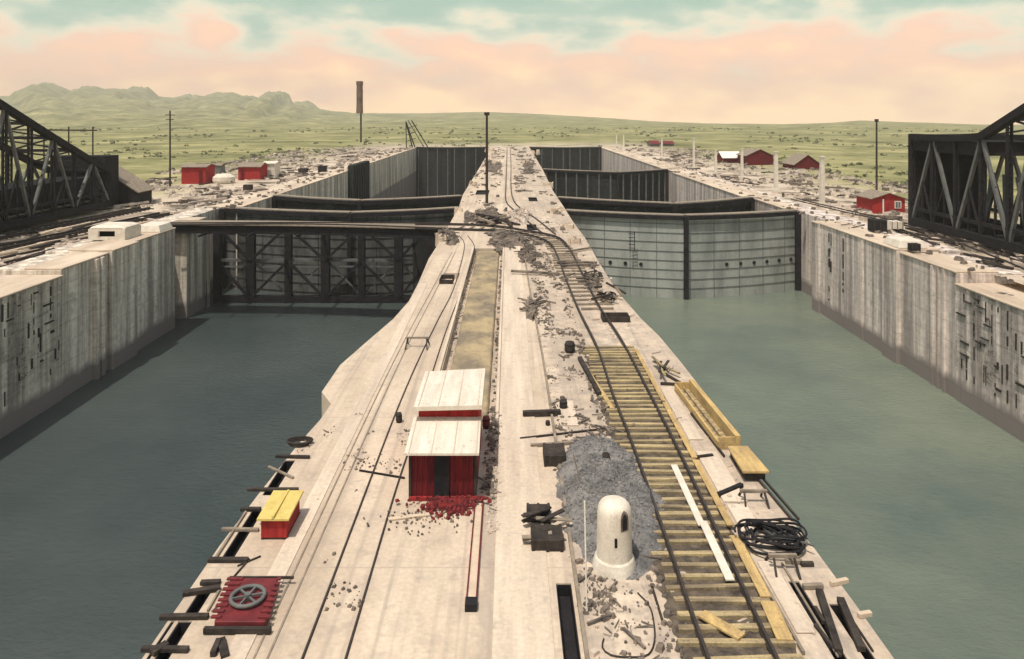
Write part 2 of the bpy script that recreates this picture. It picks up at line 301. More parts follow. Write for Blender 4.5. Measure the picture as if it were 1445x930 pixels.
# ------------------------------------------------------------------ ground, hills, water
RID = [(-900,150),(-300,140),(0,137),(30,137),(40,126),(47,124),(60,118),(72,122),(86,127),(100,134),(110,131),(120,123),(133,127),(150,128),(165,127),(185,128),(192,123),(200,130),(207,137),(235,140),(255,138),(265,134),(278,142),(290,136),(308,131),(322,136),(333,135),(345,141),(357,146),(366,137),(378,130),(385,134),(389,147),(405,153),(418,143),(424,146),(434,153),(455,157),(500,160),(600,160),(680,158),(760,161),(850,166),(920,171),(1000,174),(1100,175),(1160,174),(1215,170),(1240,171),(1300,173),(1400,176),(1800,174),(2600,172)]
def lerp_tab(T, x):
    if x <= T[0][0]: return T[0][1]
    for (a, b), (c, d) in zip(T, T[1:]):
        if x <= c: return b+(d-b)*(x-a)/(c-a)
    return T[-1][1]
RD = [(-900,4200),(430,4200),(600,3300),(800,2600),(1000,1900),(1200,1700),(2600,1700)]
def sstep(a, b, x): t = min(1, max(0, (x-a)/(b-a))); return t*t*(3-2*t)
def gz(X, Y):
    D = max(Y, 1); px = VX+F*X/D
    z = -.9+noise.fractal(Vector((X*.012, Y*.012, 0)), 1, 2, 4)*.7*sstep(45, 110, abs(X)+max(0, Y-330))
    if D > 700 :
        R = lerp_tab(RD, px); k_ = 1-sstep(.8*R, R, D); px += k_*(noise.noise(Vector((D*.0016, X*.0006, 9)))*70+noise.noise(Vector((D*.006, X*.002, 4)))*22); zr = HC-(lerp_tab(RID, px)-VY)*R/F
        z = z+(zr-z)*sstep(700, R, D)**1.3
        z += noise.fractal(Vector((X*.0022, Y*.0022, 3)), 1, 2, 6)*min(1, (D-700)/900)*(14 if px < 600 else 4)*(1-sstep(.7*R, R, D))
        z += noise.fractal(Vector((X*.012, Y*.012, 8)), .9, 2, 4)*min(1, (D-700)/900)*(5 if px < 480 else .6)
        if D > R: z -= (D-R)**1.1*.12
    return z
xs = [44+i*2.2 for i in range(26)]; x = xs[-1]
while x < 1500: x *= 1.055; xs.append(x)
xs = [-v for v in reversed(xs)]+[0]+xs
ys = [-80+i*4 for i in range(103)]; y = ys[-1]
while y < 990: y *= 1.03; ys.append(y)
b = MB(); gv = {}
for i, X in enumerate(xs):
    for j, Y in enumerate(ys): gv[i, j] = b.bm.verts.new((X, Y, gz(X, Y)))
for i in range(len(xs)-1):
    for j in range(len(ys)-1):
        if xs[i] >= -44.1 and xs[i+1] <= 44.1 and ys[j+1] <= 329: continue
        b.bm.faces.new((gv[i,j], gv[i+1,j], gv[i+1,j+1], gv[i,j+1]))
tag(b.build('ground', M['land'], smooth=True), kind='structure')
b = MB(); D = 960.0; rows = []
while D < 5200: rows.append(D); D *= 1.022
pxs = list(range(-760, -10, 14))+list(range(-4, 470, 4))+list(range(474, 2260, 9)); pv = []
for D in rows: pv.append([b.bm.verts.new(((p-VX)/F*D, D, gz((p-VX)/F*D, D)-(.4 if D < 965 else 0))) for p in pxs])
for A, B in zip(pv, pv[1:]):
    for k in range(len(pxs)-1): b.bm.faces.new((A[k], A[k+1], B[k+1], B[k]))
tag(b.build('hills', M['land'], smooth=True), kind='structure')
WZ = -12.2
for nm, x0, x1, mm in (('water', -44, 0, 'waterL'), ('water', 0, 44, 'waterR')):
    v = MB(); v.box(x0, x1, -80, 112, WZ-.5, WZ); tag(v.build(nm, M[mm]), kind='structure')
v = MB(); v.box(-44, 44, 112, 332, -22, -21.2); tag(v.build('chamber_water', M['waterD']), kind='structure')  # low dark water surface in the chambers beyond the near gates

# ------------------------------------------------------------------ middle wall
LE = [(200,930),(255,850),(310,770),(365,697),(420,628),(452,592),(467,570),(454,553),(480,515),(520,480),(555,450),(577,425),(590,400),(605,365),(618,345)]
RE = [(1262,930),(1205,850),(1150,775),(1095,707),(1040,640),(1012,592),(1000,572),(996,556),(960,510),(930,474),(905,450),(870,410),(845,370),(825,335),(808,312)]
Lp = [at(*p) for p in LE]+[Vector((-7.4,110,0)), Vector((-7.9,128,0)), Vector((-7.7,190,0)), Vector((-7.4,330,0))]
Rp = [at(*p) for p in RE]+[Vector((8.2,110,0)), Vector((8.0,135,0)), Vector((8.6,190,0)), Vector((9,330,0))]
outer = [Vector((-9.1,-40,0))]+Lp+Rp[::-1]+[Vector((9.6,-40,0))]
SLOTS = [(-8.78,-8.38,26.5,29.2,1.0),(-8.78,-8.40,22.7,25.5,1.0),(-8.80,-8.44,20.2,21.4,1.0),(-8.82,-8.46,17.9,19.9,1.0),(-9.02,-8.93,22.8,25.3,.8),(-9.02,-8.93,18,19.9,.8),
  (-3.55,-.62,32.2,76,.5),(1.36,1.80,12,21.5,.7),(8.10,8.42,17.5,21.6,.9),(8.85,9.12,17.6,20.6,.9),
  (-7.6,-6.2,80,86,1.2),(-5.6,-4.2,60.2,64,.5),(.9,2.6,70,76,.6),(-5.6,-1.3,95,103,1.2),(2.2,3.4,88,93,.8),(5.6,7.2,60,63,.6),(-5.8,-3.5,128,136,1),(3.2,4.6,118,124,1)]
def xat(T, y):
    for p, q in zip(T, T[1:]):
        if y <= q.y: return p.x+(q.x-p.x)*(y-p.y)/(q.y-p.y)
    return T[-1].x
LT = [Vector((-9.1,-40,0))]+Lp; RT = [Vector((9.6,-40,0))]+Rp
b = MB(); bm = b.bm
cuts = sorted(set([round(p.y,4) for p in LT+RT]+[v for s_ in SLOTS for v in (s_[2],s_[3])]))
def quad(*c): bm.faces.new([bm.verts.new(v) for v in c])
for y0, y1 in zip(cuts, cuts[1:]):
    if y1-y0 < 1e-3: continue
    ym = (y0+y1)/2; act = sorted([s_ for s_ in SLOTS if s_[2] < ym < s_[3]])
    lft = (xat(LT,y0+1e-5), xat(LT,y1-1e-5))
    for s_ in act: quad((lft[0],y0,0),(s_[0],y0,0),(s_[0],y1,0),(lft[1],y1,0)); lft = (s_[1], s_[1])
    quad((lft[0],y0,0),(xat(RT,y0+1e-5),y0,0),(xat(RT,y1-1e-5),y1,0),(lft[1],y1,0))
n = len(outer)
for i in range(n):
    a, c = outer[i], outer[(i+1)%n]; quad((a.x,a.y,-22),(c.x,c.y,-22),(c.x,c.y,0),(a.x,a.y,0))
for (a,e,c,d,h) in SLOTS:
    q = [(a,c),(a,d),(e,d),(e,c)]
    for i in range(4): u, v = q[i], q[(i+1)%4]; quad((*u,0),(*u,-h),(*v,-h),(*v,0))
    quad(*[(*u,-h) for u in q])
bmesh.ops.remove_doubles(bm, verts=bm.verts, dist=1e-4)
cw = thing('lock_wall', 'long pale concrete middle wall carrying the tracks between the two lock chambers', 'lock wall', (0, 0, 0))
o = b.build('wall_body', M['deck'], cw)
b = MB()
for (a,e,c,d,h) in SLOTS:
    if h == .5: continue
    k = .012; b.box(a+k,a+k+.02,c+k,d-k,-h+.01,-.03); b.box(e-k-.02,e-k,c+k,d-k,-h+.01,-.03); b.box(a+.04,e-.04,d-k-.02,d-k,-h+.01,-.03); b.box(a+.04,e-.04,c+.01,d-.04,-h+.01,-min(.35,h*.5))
o = b.build('slot_shade', M['steel'], cw)  # added dark sheets that stand in for the shade inside the slots
# raised bands and kerbs of the middle wall
b = MB(); b.box(-.42, 1.15, 8, 88, .0, .035); b.box(-7.1, -6.55, 8, 60, 0, .03); b.build('walkway_band', M['band'], cw)
b = MB(); b.strip(rs([(1.95,14,0),(1.9,40,0),(1.6,60,0),(1.5,84,0)], 2), .10, .12); b.build('kerb', M['wood'], cw)
b = MB(); b.strip(rs([(-3.72,33,0),(-3.65,55,0),(-3.62,76,0)], 2), .16, .14); b.strip([(-.52,33,0),(-.52,76,0)], .12, .10); b.build('kerb', M['band'], cw)
b = MB()
for (px, py, ww, dd, hh) in ((812,345,1.2,2,1.0),(800,325,1.5,3,.8),(787,300,2,3,.9),(645,300,1.2,4,1.0),(668,262,1.6,6,1.1),(775,265,1.6,6,1.2),(700,232,2.2,9,1.4),(745,232,2.4,8,1.4),(757,216,3,12,1.8),(690,214,3,10,1.5),(622,343,1.2,2,1)):
    p = at(px, py)
    for q in range(7): b.rock((p.x+random.uniform(-.5,.5)*ww, p.y+random.uniform(0,1)*dd, .05), random.uniform(.25,.5)*ww*.6, None, hh*random.uniform(.3,.8))
tag(b.build('broken_concrete', M['conc'], bevel=.03), 'knocked pale concrete lumps along both edges of the far middle wall', 'rubble', kind='stuff')
def mound(px0, px1, py0, py1, h, mm_, lab, nr=120):
    a, c, e, d = at(px0,py1), at(px1,py1), at(px0,py0), at(px1,py0); b = MB(); g = {}; n_ = 26
    for i in range(n_):
        for j in range(n_):
            u, v = i/(n_-1), j/(n_-1); p = (a*(1-u)+c*u)*(1-v)+(e*(1-u)+d*u)*v; r_ = max(0, 1-((2*u-1)**2+(2*v-1)**2)); q = noise.fractal(Vector((p.x*.9,p.y*.35,h)),1,2,5)
            mk = r_-.42-1.1*noise.fractal(Vector((p.x*.55,p.y*.16,h*7)),1,2,4); g[i,j] = b.bm.verts.new((p.x,p.y,-.05+(min(1,mk*2.2)*h*(.55+.8*q)+.07 if mk > 0 else 0)))
    for i in range(n_-1):
        for j in range(n_-1):
            f_ = (g[i,j],g[i+1,j],g[i+1,j+1],g[i,j+1])
            if max(v_.co.z for v_ in f_) > 0: b.bm.faces.new(f_)
    for k in range(nr):
        co = g[random.randrange(2,n_-2),random.randrange(2,n_-2)].co
        if co.z > 0:
            if random.random() < .3:
                th = random.uniform(0,PI); dd = Vector((math.cos(th),math.sin(th)*2,random.uniform(-.2,.2)))*random.uniform(.2,.8); b.beam(co-dd+Vector((0,0,.15)), co+dd+Vector((0,0,.15)), .12, .09)
            else: b.rock(co, random.uniform(.06,.3))
    tag(b.build('spoil_heap', M[mm_]), lab, 'spoil heap', kind='stuff')
mound(614,652,329,348,.7,'rubd','dark spoil at the left end of the bridge on the middle wall')
mound(655,716,297,317,.8,'rubd','dark spoil around the foot of the tall pole')
mound(716,752,296,318,.6,'rub','pale spoil between the far tracks')
mound(680,762,326,354,.5,'rubd','dark spoil under the curve of the track')
mound(680,708,226,246,.7,'rubd','dark spoil on the far left of the middle wall')
mound(736,757,222,256,.7,'rubd','dark spoil on the far right of the middle wall',200)
mound(728,756,350,372,.4,'rubd','dark spoil nearer than the curve of the track',90)
mound(824,850,372,420,.35,'rubd','dark trodden spoil right of the curved track',80)
mound(742,760,424,452,.25,'rubd','small dark spoil patch by the wooden kerb',60)
# sand filled trench
b = MB(); g = {}
for i in range(30):
    for j in range(320):
        X = -3.2+i*(2.25/29); Y = 32.4+j*(43.2/319); g[i,j] = b.bm.verts.new((X, Y, -.20+noise.fractal(Vector((X*1.3,Y*.9,1)),.9,2,5)*.11+(-.22 if i in (0,29) else 0)))
for i in range(29):
    for j in range(319): b.bm.faces.new((g[i,j],g[i+1,j],g[i+1,j+1],g[i,j+1]))
tag(b.build('sand', M['sand'], smooth=True), 'ochre sand and spoil filling the long trench behind the white roofed shed', 'sand', kind='stuff')

# ------------------------------------------------------------------ side walls
def side_wall(sgn, secs, mm, label, feats):
    X0 = 40.5
    t = thing('lock_wall', label, 'lock wall', (sgn*X0, 90, 0))
    for (y0, y1, zt, off, wdt) in secs:
        b = MB(); xa = sgn*(X0+off); xb = sgn*47.0
        b.box(min(xa,xb), max(xa,xb), y0, y1, -22, zt); b.build('wall_section', M[mm+'f' if y1 <= 67.5 else mm], t, bevel=.05)
        if off < 1.4:
            b = MB(); xa2 = sgn*(X0+off-.12); xb2 = sgn*(X0+wdt); b.box(min(xa2,xb2), max(xa2,xb2), y0+.02, y1-.02, zt+.002, zt+.17); b.build('coping', M['conc'], t, bevel=.04)
    return t
lw = side_wall(-1, [(-60,40,-1.1,0,4),(40,67.5,-1.05,0,4),(67.5,75.4,-.45,.1,3.5),(75.4,80.5,-.2,-.35,4.2),(80.5,90.6,-.2,.12,3.6),(90.6,94.6,-.3,3.0,3),(94.6,100.5,-.3,.4,3),(100.5,112.5,-.3,3.2,3),(112.5,187,-.35,0,5.5),(187,214,-.4,.8,5),(214,325,-.3,0,6)], 'wallL',
    'left side wall of streaked concrete with a blockhouse on top, facing the left chamber', None)
rw = side_wall(1, [(-60,40,-1.9,0,4.5),(40,67.5,-1.8,0,4.5),(67.5,77.2,-.75,.12,4),(77.2,80.2,-.45,-.3,4.3),(80.2,97,-.6,.12,4),(97,99.2,-.6,-.12,4),(99.2,113,-.6,2.6,4),(113,127,-.6,1.2,4),(127,184,-.55,0,5),(184,196,-.6,1.2,5),(196,325,-.4,0,6)], 'wallR',
    'right side wall of bleached pink concrete beside the green water', None)
# pilasters, pockets, form timbers on the near faces
def on_face(sgn, y0, y1, z0, z1, thick=.10, base=40.5):
    xa = sgn*(base-thick); xb = sgn*(base+.05); return (min(xa,xb), max(xa,xb), y0, y1, z0, z1)
b = MB()
for y in (72.6, 73.6): b.box(*on_face(-1, y, y+.55, -12.4, -.5, .4, 40.6))
b.build('pilaster', M['wallL'], lw)
b = MB()
for y in (69.2, 70.2, 71.1, 79.3, 85.2): b.box(*on_face(1, y, y+.3, -12.4, -.8, .16, 40.6))
b.build('pilaster', M['wallR'], rw)
b = MB(); b.box(*on_face(-1, 77.3, 78.5, -5.4, -3.4, .02, 40.82)); b.build('niche', M['dwood'], lw)
def forms(sgn, y0, y1, ztop, par, seed, dens):
    rr = random.Random(seed); b = MB(); y = y0+.3
    while y < y1:
        if rr.random() < .8:
            z = ztop-.5
            while z > -9.6:
                h = rr.uniform(.3, 1.7)
                if rr.random() < dens: b.box(*on_face(sgn, y, y+rr.uniform(.05,.2), max(z-h,-9.8), z, rr.uniform(.03,.09)))
                z -= h+rr.uniform(.1,.9)
        y += rr.uniform(.22, .7)
    z = ztop-.5
    while z > -9.3:
        y = y0
        while y < y1-1:
            l = rr.uniform(.25, 1.3)
            if rr.random() < dens*.75*(1.5 if z > ztop-2.2 else .7): b.box(*on_face(sgn, y, min(y+l,y1), z-rr.uniform(.06,.22), z, rr.uniform(.11,.17)))
            y += l+rr.uniform(.2,1.2)
        z -= rr.uniform(.35,.9)
    b.build('form_timbers', M['dwood'], par)
forms(-1, 50, 67.2, -1.05, lw, 3, .20); forms(1, 50, 67.2, -1.8, rw, 5, .24)
forms(1, 93.2, 94.2, -.8, rw, 6, .5); forms(1, 89.8, 90.6, -.8, rw, 8, .5)
b = MB()
for y in range(100, 320, 9): b.box(*on_face(-1, y+.4*(y%5), y+.5+.4*(y%5), -20, -.6, .12))
b.build('rib', M['wallL'], lw)
# blockhouse on left wall
t = thing('blockhouse', 'small white concrete blockhouse with a dark square opening on the left side wall', 'blockhouse', (-43.8, 83, -.2))
x0, x1, y0, y1, z0, z1 = -45.9, -41.9, 81.2, 84.8, -.03, 1.15
b = MB(); b.box(x0,x0+.3,y0,y1,z0,z1); b.box(x1-.3,x1,y0,y1,z0,z1); b.box(x0+.3,x1-.3,y1-.3,y1,z0,z1); b.box(x0+.3,x0+1.1,y0,y0+.3,z0,z1); b.box(x1-1.1,x1-.3,y0,y0+.3,z0,z1); b.box(x0+1.1,x1-1.1,y0,y0+.3,z0,z0+.35); b.box(x0+1.1,x1-1.1,y0,y0+.3,z1-.2,z1)
b.build('wall', M['concw'], t)
b = MB(); b.hexa([(x0-.15,y0-.2,z1+.002),(x1+.15,y0-.2,z1+.002),(x1+.15,y1+.2,z1+.002),(x0-.15,y1+.2,z1+.002),(x0+.4,y0+.4,z1+.4),(x1-.4,y0+.4,z1+.4),(x1-.4,y1-.4,z1+.4),(x0+.4,y1-.4,z1+.4)]); b.build('roof', M['concw'], t, bevel=.25)
b = MB(); b.box(x0+.32,x1-.32,y0+1.2,y0+1.3,z0,z1-.05); b.build('inner_wall', M['steel'], t)
for (sg, lab, yy, zt) in ((-1,'pale concrete block stepping up on the left wall just past the blockhouse',86.6,-.02),(1,'pale concrete block on the right wall over the ribbed face',77.4,-.25)):
    b = MB(); b.hexa([(sg*40.6,yy,zt),(sg*43.6,yy,zt),(sg*43.6,yy+3.5,zt),(sg*40.6,yy+3.5,zt),(sg*40.9,yy+.3,zt+.75),(sg*43.3,yy+.3,zt+.75),(sg*43.3,yy+3.2,zt+.75),(sg*40.9,yy+3.2,zt+.75)])
    tag(b.build('concrete_block', M['concw'], bevel=.05), lab, 'concrete block')

# ------------------------------------------------------------------ mitre gates
def gate(label, xa, ya, xm, ym, xb, yb, z0, z1, mm, ribs=None, ports=None, nb=0, seams=True, posts=True):
    t = thing('lock_gate', label, 'lock gate', (xm, ym, z0))
    for li, (p, q) in enumerate((((xa,ya),(xm-.25,ym)),((xb,yb),(xm+.25,ym)))):
        p = Vector((*p,0)); q = Vector((*q,0)); d = (q-p); ln = d.length; d.normalize(); nrm = Vector((d.y,-d.x,0))
        if nrm.y > 0: nrm = -nrm
        b = MB(); prev = None; K = 14
        pts = [p+d*ln*k/K+nrm*(.7*math.sin(PI*k/K)) for k in range(K+1)]
        for A, B in zip(pts, pts[1:]):
            b.hexa([A-nrm*1.2+Vector((0,0,z0)), B-nrm*1.2+Vector((0,0,z0)), B+Vector((0,0,z0)), A+Vector((0,0,z0)), A-nrm*1.2+Vector((0,0,z1)), B-nrm*1.2+Vector((0,0,z1)), B+Vector((0,0,z1)), A+Vector((0,0,z1))])
        leaf = b.build('gate_leaf', M[mm], t)
        if seams:
            b = MB(); z = z1-1.0
            while z > max(z0, WZ)+.2:
                b.strip([a+nrm*.03 for a in pts], .07, .09, z); z -= 1.3
            for k in range(2, K, 3): b.beam(pts[k]+nrm*.03+Vector((0,0,max(z0,WZ-.1))), pts[k]+nrm*.03+Vector((0,0,z1)), .07)
            b.build('plate_seam', M['seam' if mm == 'gate' else 'gated'], leaf)
        if ribs:
            for k in range(1, K, ribs):
                b = MB(); a = pts[k]+nrm*.15; b.beam(a+Vector((0,0,z0)), a+Vector((0,0,z1-.4)), .35); b.build('rib', M['steelg'], leaf)
        if ports:
            f0, f1, cnt, z = ports[li]
            for k in range(cnt):
                f = f0+(f1-f0)*k/max(1,cnt-1); a = p+d*ln*f+nrm*(.7*math.sin(PI*f)+.05)+Vector((0,0,z)); b = MB(); b.tube([a-nrm*.04, a+nrm*.06], .26, 12); b.build('porthole', M['steel'], leaf)
        b = MB(); b.strip([a+nrm*.35 for a in pts], .30, .55, z1-.35); b.build('top_girder', M['steel'], t)
        b = MB(); b.strip([a-nrm*.7 for a in pts], 1.5, .12, z1+.22); b.build('walkway', M['wood'], t)
        if nb:
            b = MB()
            for a in pts[::2]: b.beam(a+nrm*.1+Vector((0,0,z1+.3)), a+nrm*.1+Vector((0,0,z1+1.2)), .06)
            b.strip([a+nrm*.1 for a in pts], .06, .06, z1+1.2); b.build('handrail', M['steel'], t)
        if posts:
            b = MB(); a = p+d*.4+nrm*.4; b.beam(a+Vector((0,0,z0)), a+Vector((0,0,z1)), .8); b.build('heel_post', M['steel'], t)
    b = MB(); b.beam((xm,ym-.35,z0),(xm,ym-.35,z1+.2), .6); b.build('mitre_post', M['steel'], t)
    return t
gA = gate('grey riveted right gate standing in the green water, with two rows of portholes', 8.2,110.5, 24.9,104.8, 43.0,110.5, -21,-.75,'gate', ports=[(.28,.66,4,-7.6),(.08,.68,6,-7.6)])
b = MB()
for i in range(5): b.beam((17.0,105.6,-3.2-i*.5),(17.9,105.4,-3.2-i*.5),.08)
b.beam((17.2,105.5,-2.8),(17.2,105.5,-5.6),.09); b.beam((17.8,105.4,-2.8),(17.8,105.4,-5.6),.09); b.build('ladder', M['steel'], gA)
gate('dark gate close behind the grey riveted right gate', 8.1,127, 26.3,118, 41.6,127, -21,-.6,'gated')
gate('black ribbed gate across the right chamber, farther on', 8.6,195, 27,184.5, 41.5,195, -21,-.6,'gated', ribs=2)
gate('farthest black gate closing the right chamber under the fields', 9,327, 25,322, 40.6,327, -21.5,-.2,'gated', ribs=4)
gate('grey gate across the left chamber behind the black truss', -43.2,112, -22.6,106, -7.4,111.5, -21,-.5,'gatem')
gate('dark gate with a thin white walkway, second across the left chamber', -40.5,128, -24,120, -7.9,127, -21,-.35,'gated')
gate('farthest black gate closing the left chamber', -40.6,327, -25,322, -9,327, -21.5,-.2,'gated', ribs=4)
# open leaf in the left wall recess
t = thing('lock_gate', 'open black gate leaf folded upright into the left wall recess', 'lock gate', (-40.6, 200, -21))
b = MB(); b.box(-41.1,-39.7,190,212,-21,.9); b.build('gate_leaf', M['gated'], t)
b = MB()
for i in range(7): b.box(-39.7,-39.45,191.5+i*3.2,191.9+i*3.2,-20.5,.6)
b.build('rib', M['steel'], t)

# ------------------------------------------------------------------ black truss in the left chamber
t = thing('steel_truss', 'black latticed steel truss standing in the water of the left chamber', 'truss', (-26, 102.6, WZ))
Yt = 102.7; zt, zb, zm = -1.6, -11.6, -6.4
xs_ = [-40.2,-35.6,-30.4,-25.3,-20.3,-15.2,-11.0]
for i, X in enumerate(xs_):
    b = MB(); b.beam((X,Yt,WZ-1),(X,Yt,zt), 1.15 if i % 2 else .9, .9); b.build('post', M['steel'], t)
for z, h in ((zt,.8),(zb,.8)):
    b = MB(); b.beam((-40.4,Yt-.05,z),(-8,Yt-.05,z), .7, h); b.build('chord', M['steel'], t)
b = MB(); b.beam((-40.2,Yt+.2,zm),(-9,Yt+.2,zm), .35, .35); b.beam((-40.2,Yt+.2,zm-.9),(-9,Yt+.2,zm-.9), .25, .2); b.build('chord', M['steelg'], t)
for i in range(len(xs_)-1):
    a, c = xs_[i], xs_[i+1]; u = i % 2
    for (p, q) in (((a, zm if u else zt),(c, zt if u else zm)),((a, zb if u else zm),(c, zm if u else zb))):
        # K pattern: diamonds about the middle chord
        b = MB(); b.beam((p[0],Yt-.35,p[1]),(q[0],Yt-.35,q[1]), .34, .34); b.build('diagonal', M['steel'], t)
    b = MB(); b.beam((a,Yt+.5,zb if not u else zm),(c,Yt+.5,zm if not u else zb), .2, .2); b.build('diagonal', M['steelg'], t)
b = MB(); b.box(-13.2,-8.2,Yt-.4,Yt+.3,-12.6,-1.4); b.build('end_panel', M['gated'], t)
# plate girder bridge with the curved track
t = thing('girder_bridge', 'low black girder bridge carrying a curved track over the left chamber', 'bridge', (-25, 92.5, -.6))
path = [at(240,313), at(330,313.5), at(420,314.5), at(500,316), at(600,318.5)]
for d_, nm in ((1.35,'girder'),(-1.35,'girder')):
    b = MB(); b.strip([p+Vector((0,d_,0)) for p in rs(path,3)]+[Vector((-7.2, path[-1].y-.5+d_, 0))], .35, 1.1, -1.25); b.build(nm, M['steel'], t)
b = MB(); b.strip(rs(path,3)+[Vector((-7.2, path[-1].y-.5, 0))], 3.6, .14, -.16); b.build('deck', M['wood'], t)
for i in range(6):
    X = -38+i*6; b = MB(); b.beam((X,91.2,-1.2),(X,94.5,-1.2),.25); b.build('cross_beam', M['steel'], t)
    b = MB(); b.beam((X,94.3,-1.3),(X+.3,102.4,-1.7),.3); b.build('tie_beam', M['steel'], t)

# ------------------------------------------------------------------ tracks
def track(label, rails, ties=None, tieM='tie', z=0.0, tiez=None, thick=(.075,.15), name='railway_track', extra=()):
    c0 = rails[0][len(rails[0])//2]; t = thing(name, label, 'railway track', (c0[0], c0[1], 0))
    for r_ in rails:
        b = MB(); pts = rs(r_, 1.5); b.strip(pts, thick[0], thick[1], z); b.strip(pts, thick[0]*1.6, .03, z-.012); b.build('rail', M['rail'], t)
    if ties:
        for (c, w_, rz, dz) in ties:
            b = MB(); d = Vector((math.cos(rz), math.sin(rz), 0))*w_/2; b.beam(Vector(c)-d, Vector(c)+d, .18*rr.uniform(.8,1.2), .16); b.build('sleeper', M[tieM], t, bevel=.012)
    if extra:
        for r_ in rails:
            pp = [p for p in rs(r_, 1.0) if p.y > 76 and p.x > -12]; b = MB(); b.strip(pp, .34, .13, .02); b.build('stringer', M['dwood'], t)
    for (c, w_, rz, dz) in extra:
        b = MB(); d = Vector((math.cos(rz), math.sin(rz), 0))*w_/2; b.beam(Vector(c)-d, Vector(c)+d, .24, .16); b.build('sleeper', M['wood'], t)
    return t
rr = random.Random(2)
# right hand track: long curve, sleepers near the camera
lr = [at(991,919), at(935,755), at(888,622), at(865,563), at(843,496), at(816,440), at(798,395), at(787,365), at(775,345), at(750,335), at(714,328), at(635,325), Vector((-24,91.6,0)), Vector((-43,91.0,0))]
lr = [Vector((4.9,12,0))]+lr
rrail = [Vector((6.58,12,0)), at(1090,930), at(1056,857), at(1016,769), at(958,644), at(916,560), at(877,485), at(846,437), at(823,392), at(803,353), at(784,336), at(739,327), at(700,321), at(635,318), Vector((-24,93.0,0)), Vector((-43,92.5,0))]
b = MB(); g = {}
for i in range(22):
    for j in range(240):
        X = 4.30+i*(2.95/21); Y = 13+j*(30.5/239); e_ = 0 if i in (0,21) else 1
        g[i,j] = b.bm.verts.new((X+random.uniform(-.05,.05)+(.12*noise.noise(Vector((Y*2,i,0))) if not e_ else 0), Y, .012+e_*(.03+.05*random.random())))
for i in range(21):
    for j in range(239): b.bm.faces.new((g[i,j],g[i+1,j],g[i+1,j+1],g[i,j+1]))
tag(b.build('ballast', M['ballast']), 'dark cinder ballast showing between the yellow sleepers', 'ballast', kind='stuff')
ties = []
Y = 14.0
while Y < 43.2:
    ties.append(((5.85+rr.uniform(-.1,.1), Y, .085+rr.uniform(-.02,.01)), 2.85+rr.uniform(-.35,.3), rr.uniform(-.05,.05), 0)); Y += rr.uniform(.44,.62)
cl = rs([at(843,437), at(811,392), at(795,359), at(779,341), at(757,334), at(707,325), at(650,322)], 1.15)
cl = [ (p, cl[min(i+1,len(cl)-1)]-cl[max(i-1,0)]) for i, p in enumerate(cl)][:40]
ties2 = [((p.x, p.y, .06), 2.5+rr.uniform(-.3,.3), math.atan2(d.y,d.x)+PI/2+rr.uniform(-.06,.06), 0) for p, d in cl]
track('long curved track on yellow sleepers, from the right foreground over the bridge', [lr, rrail], ties, z=.155, extra=ties2)
fl = [at(767,331), at(742,311), at(724,296), at(714,283), at(714,260), at(715,230), at(715.5,208)]
fr_ = [at(784,331.5), at(756,309), at(735,295), at(724,281), at(721,260), at(721,230), at(720,208)]
track('far track running straight away along the middle wall to the fields', [fl, fr_], z=.0, thick=(.12,.14))
A = [Vector((-5.13,12,0)), at(442,890), at(514,700), at(557,587), at(588,514), at(618,452), at(640,408), at(653,362), at(655,343), at(648,333)]
B = [Vector((-4.06,12,0)), at(488,930), at(556,700), at(582,620), at(609,530), at(632,460), at(655,400), at(668,362), at(669,346), at(660,333)]
track('pair of thin rails set flush in the concrete left of the white roofed shed', [A, B], z=.0, thick=(.045,.06))
G = [Vector((-6.0,12,0)), Vector((-6.0,40,0)), Vector((-5.6,60,0)), Vector((-5.3,74,0))]; G2 = [v+Vector((-.34,0,0)) for v in G]
t = thing('cable_channel', 'faint grey channel edged with two strips, left of the thin rails', 'channel', (-6.2,30,0))
for g_ in (G, G2):
    b = MB(); b.strip(rs(g_,3), .05, .025); b.build('edging', M['wood'], t)
# rails and beams on the ground left of the left wall, under the truss
for k, (p, q, lab) in enumerate([((0,352,-.75),(232,303,-.4),'long dark track beside the left steel bridge, nearer the wall'),((0,334,-.75),(205,295,-.4),'long dark track close under the left steel bridge')]):
    a, c = at(p[0]-120,p[1]+26,p[2]), at(q[0],q[1],q[2]); d = (c-a).normalized(); nn_ = Vector((d.y,-d.x,0))*.8
    track(lab, [[a+nn_+Vector((0,0,.12)), (a+c)/2+nn_+Vector((0,0,.12)), c+nn_+Vector((0,0,.12))], [a-nn_+Vector((0,0,.12)), (a+c)/2-nn_+Vector((0,0,.12)), c-nn_+Vector((0,0,.12))]],
      [((a+(c-a)*i/40+Vector((0,0,.05))), 2.7, math.atan2(nn_.y,nn_.x)+rr.uniform(-.05,.05), 0) for i in range(41)], 'dwood', z=.05, thick=(.12,.2))
R1 = [at(1085,283,-.4), at(1150,300,-.4), at(1250,325,-.5), at(1350,365,-.6), at(1445,412,-.7), at(1560,470,-.8)]
R1 = [p+Vector((3.6,0,0)) for p in R1]
track('thin single line of rails along the top of the right wall', [R1, [p+Vector((1.3,.3,0)) for p in R1]], z=.2, thick=(.10,.14))

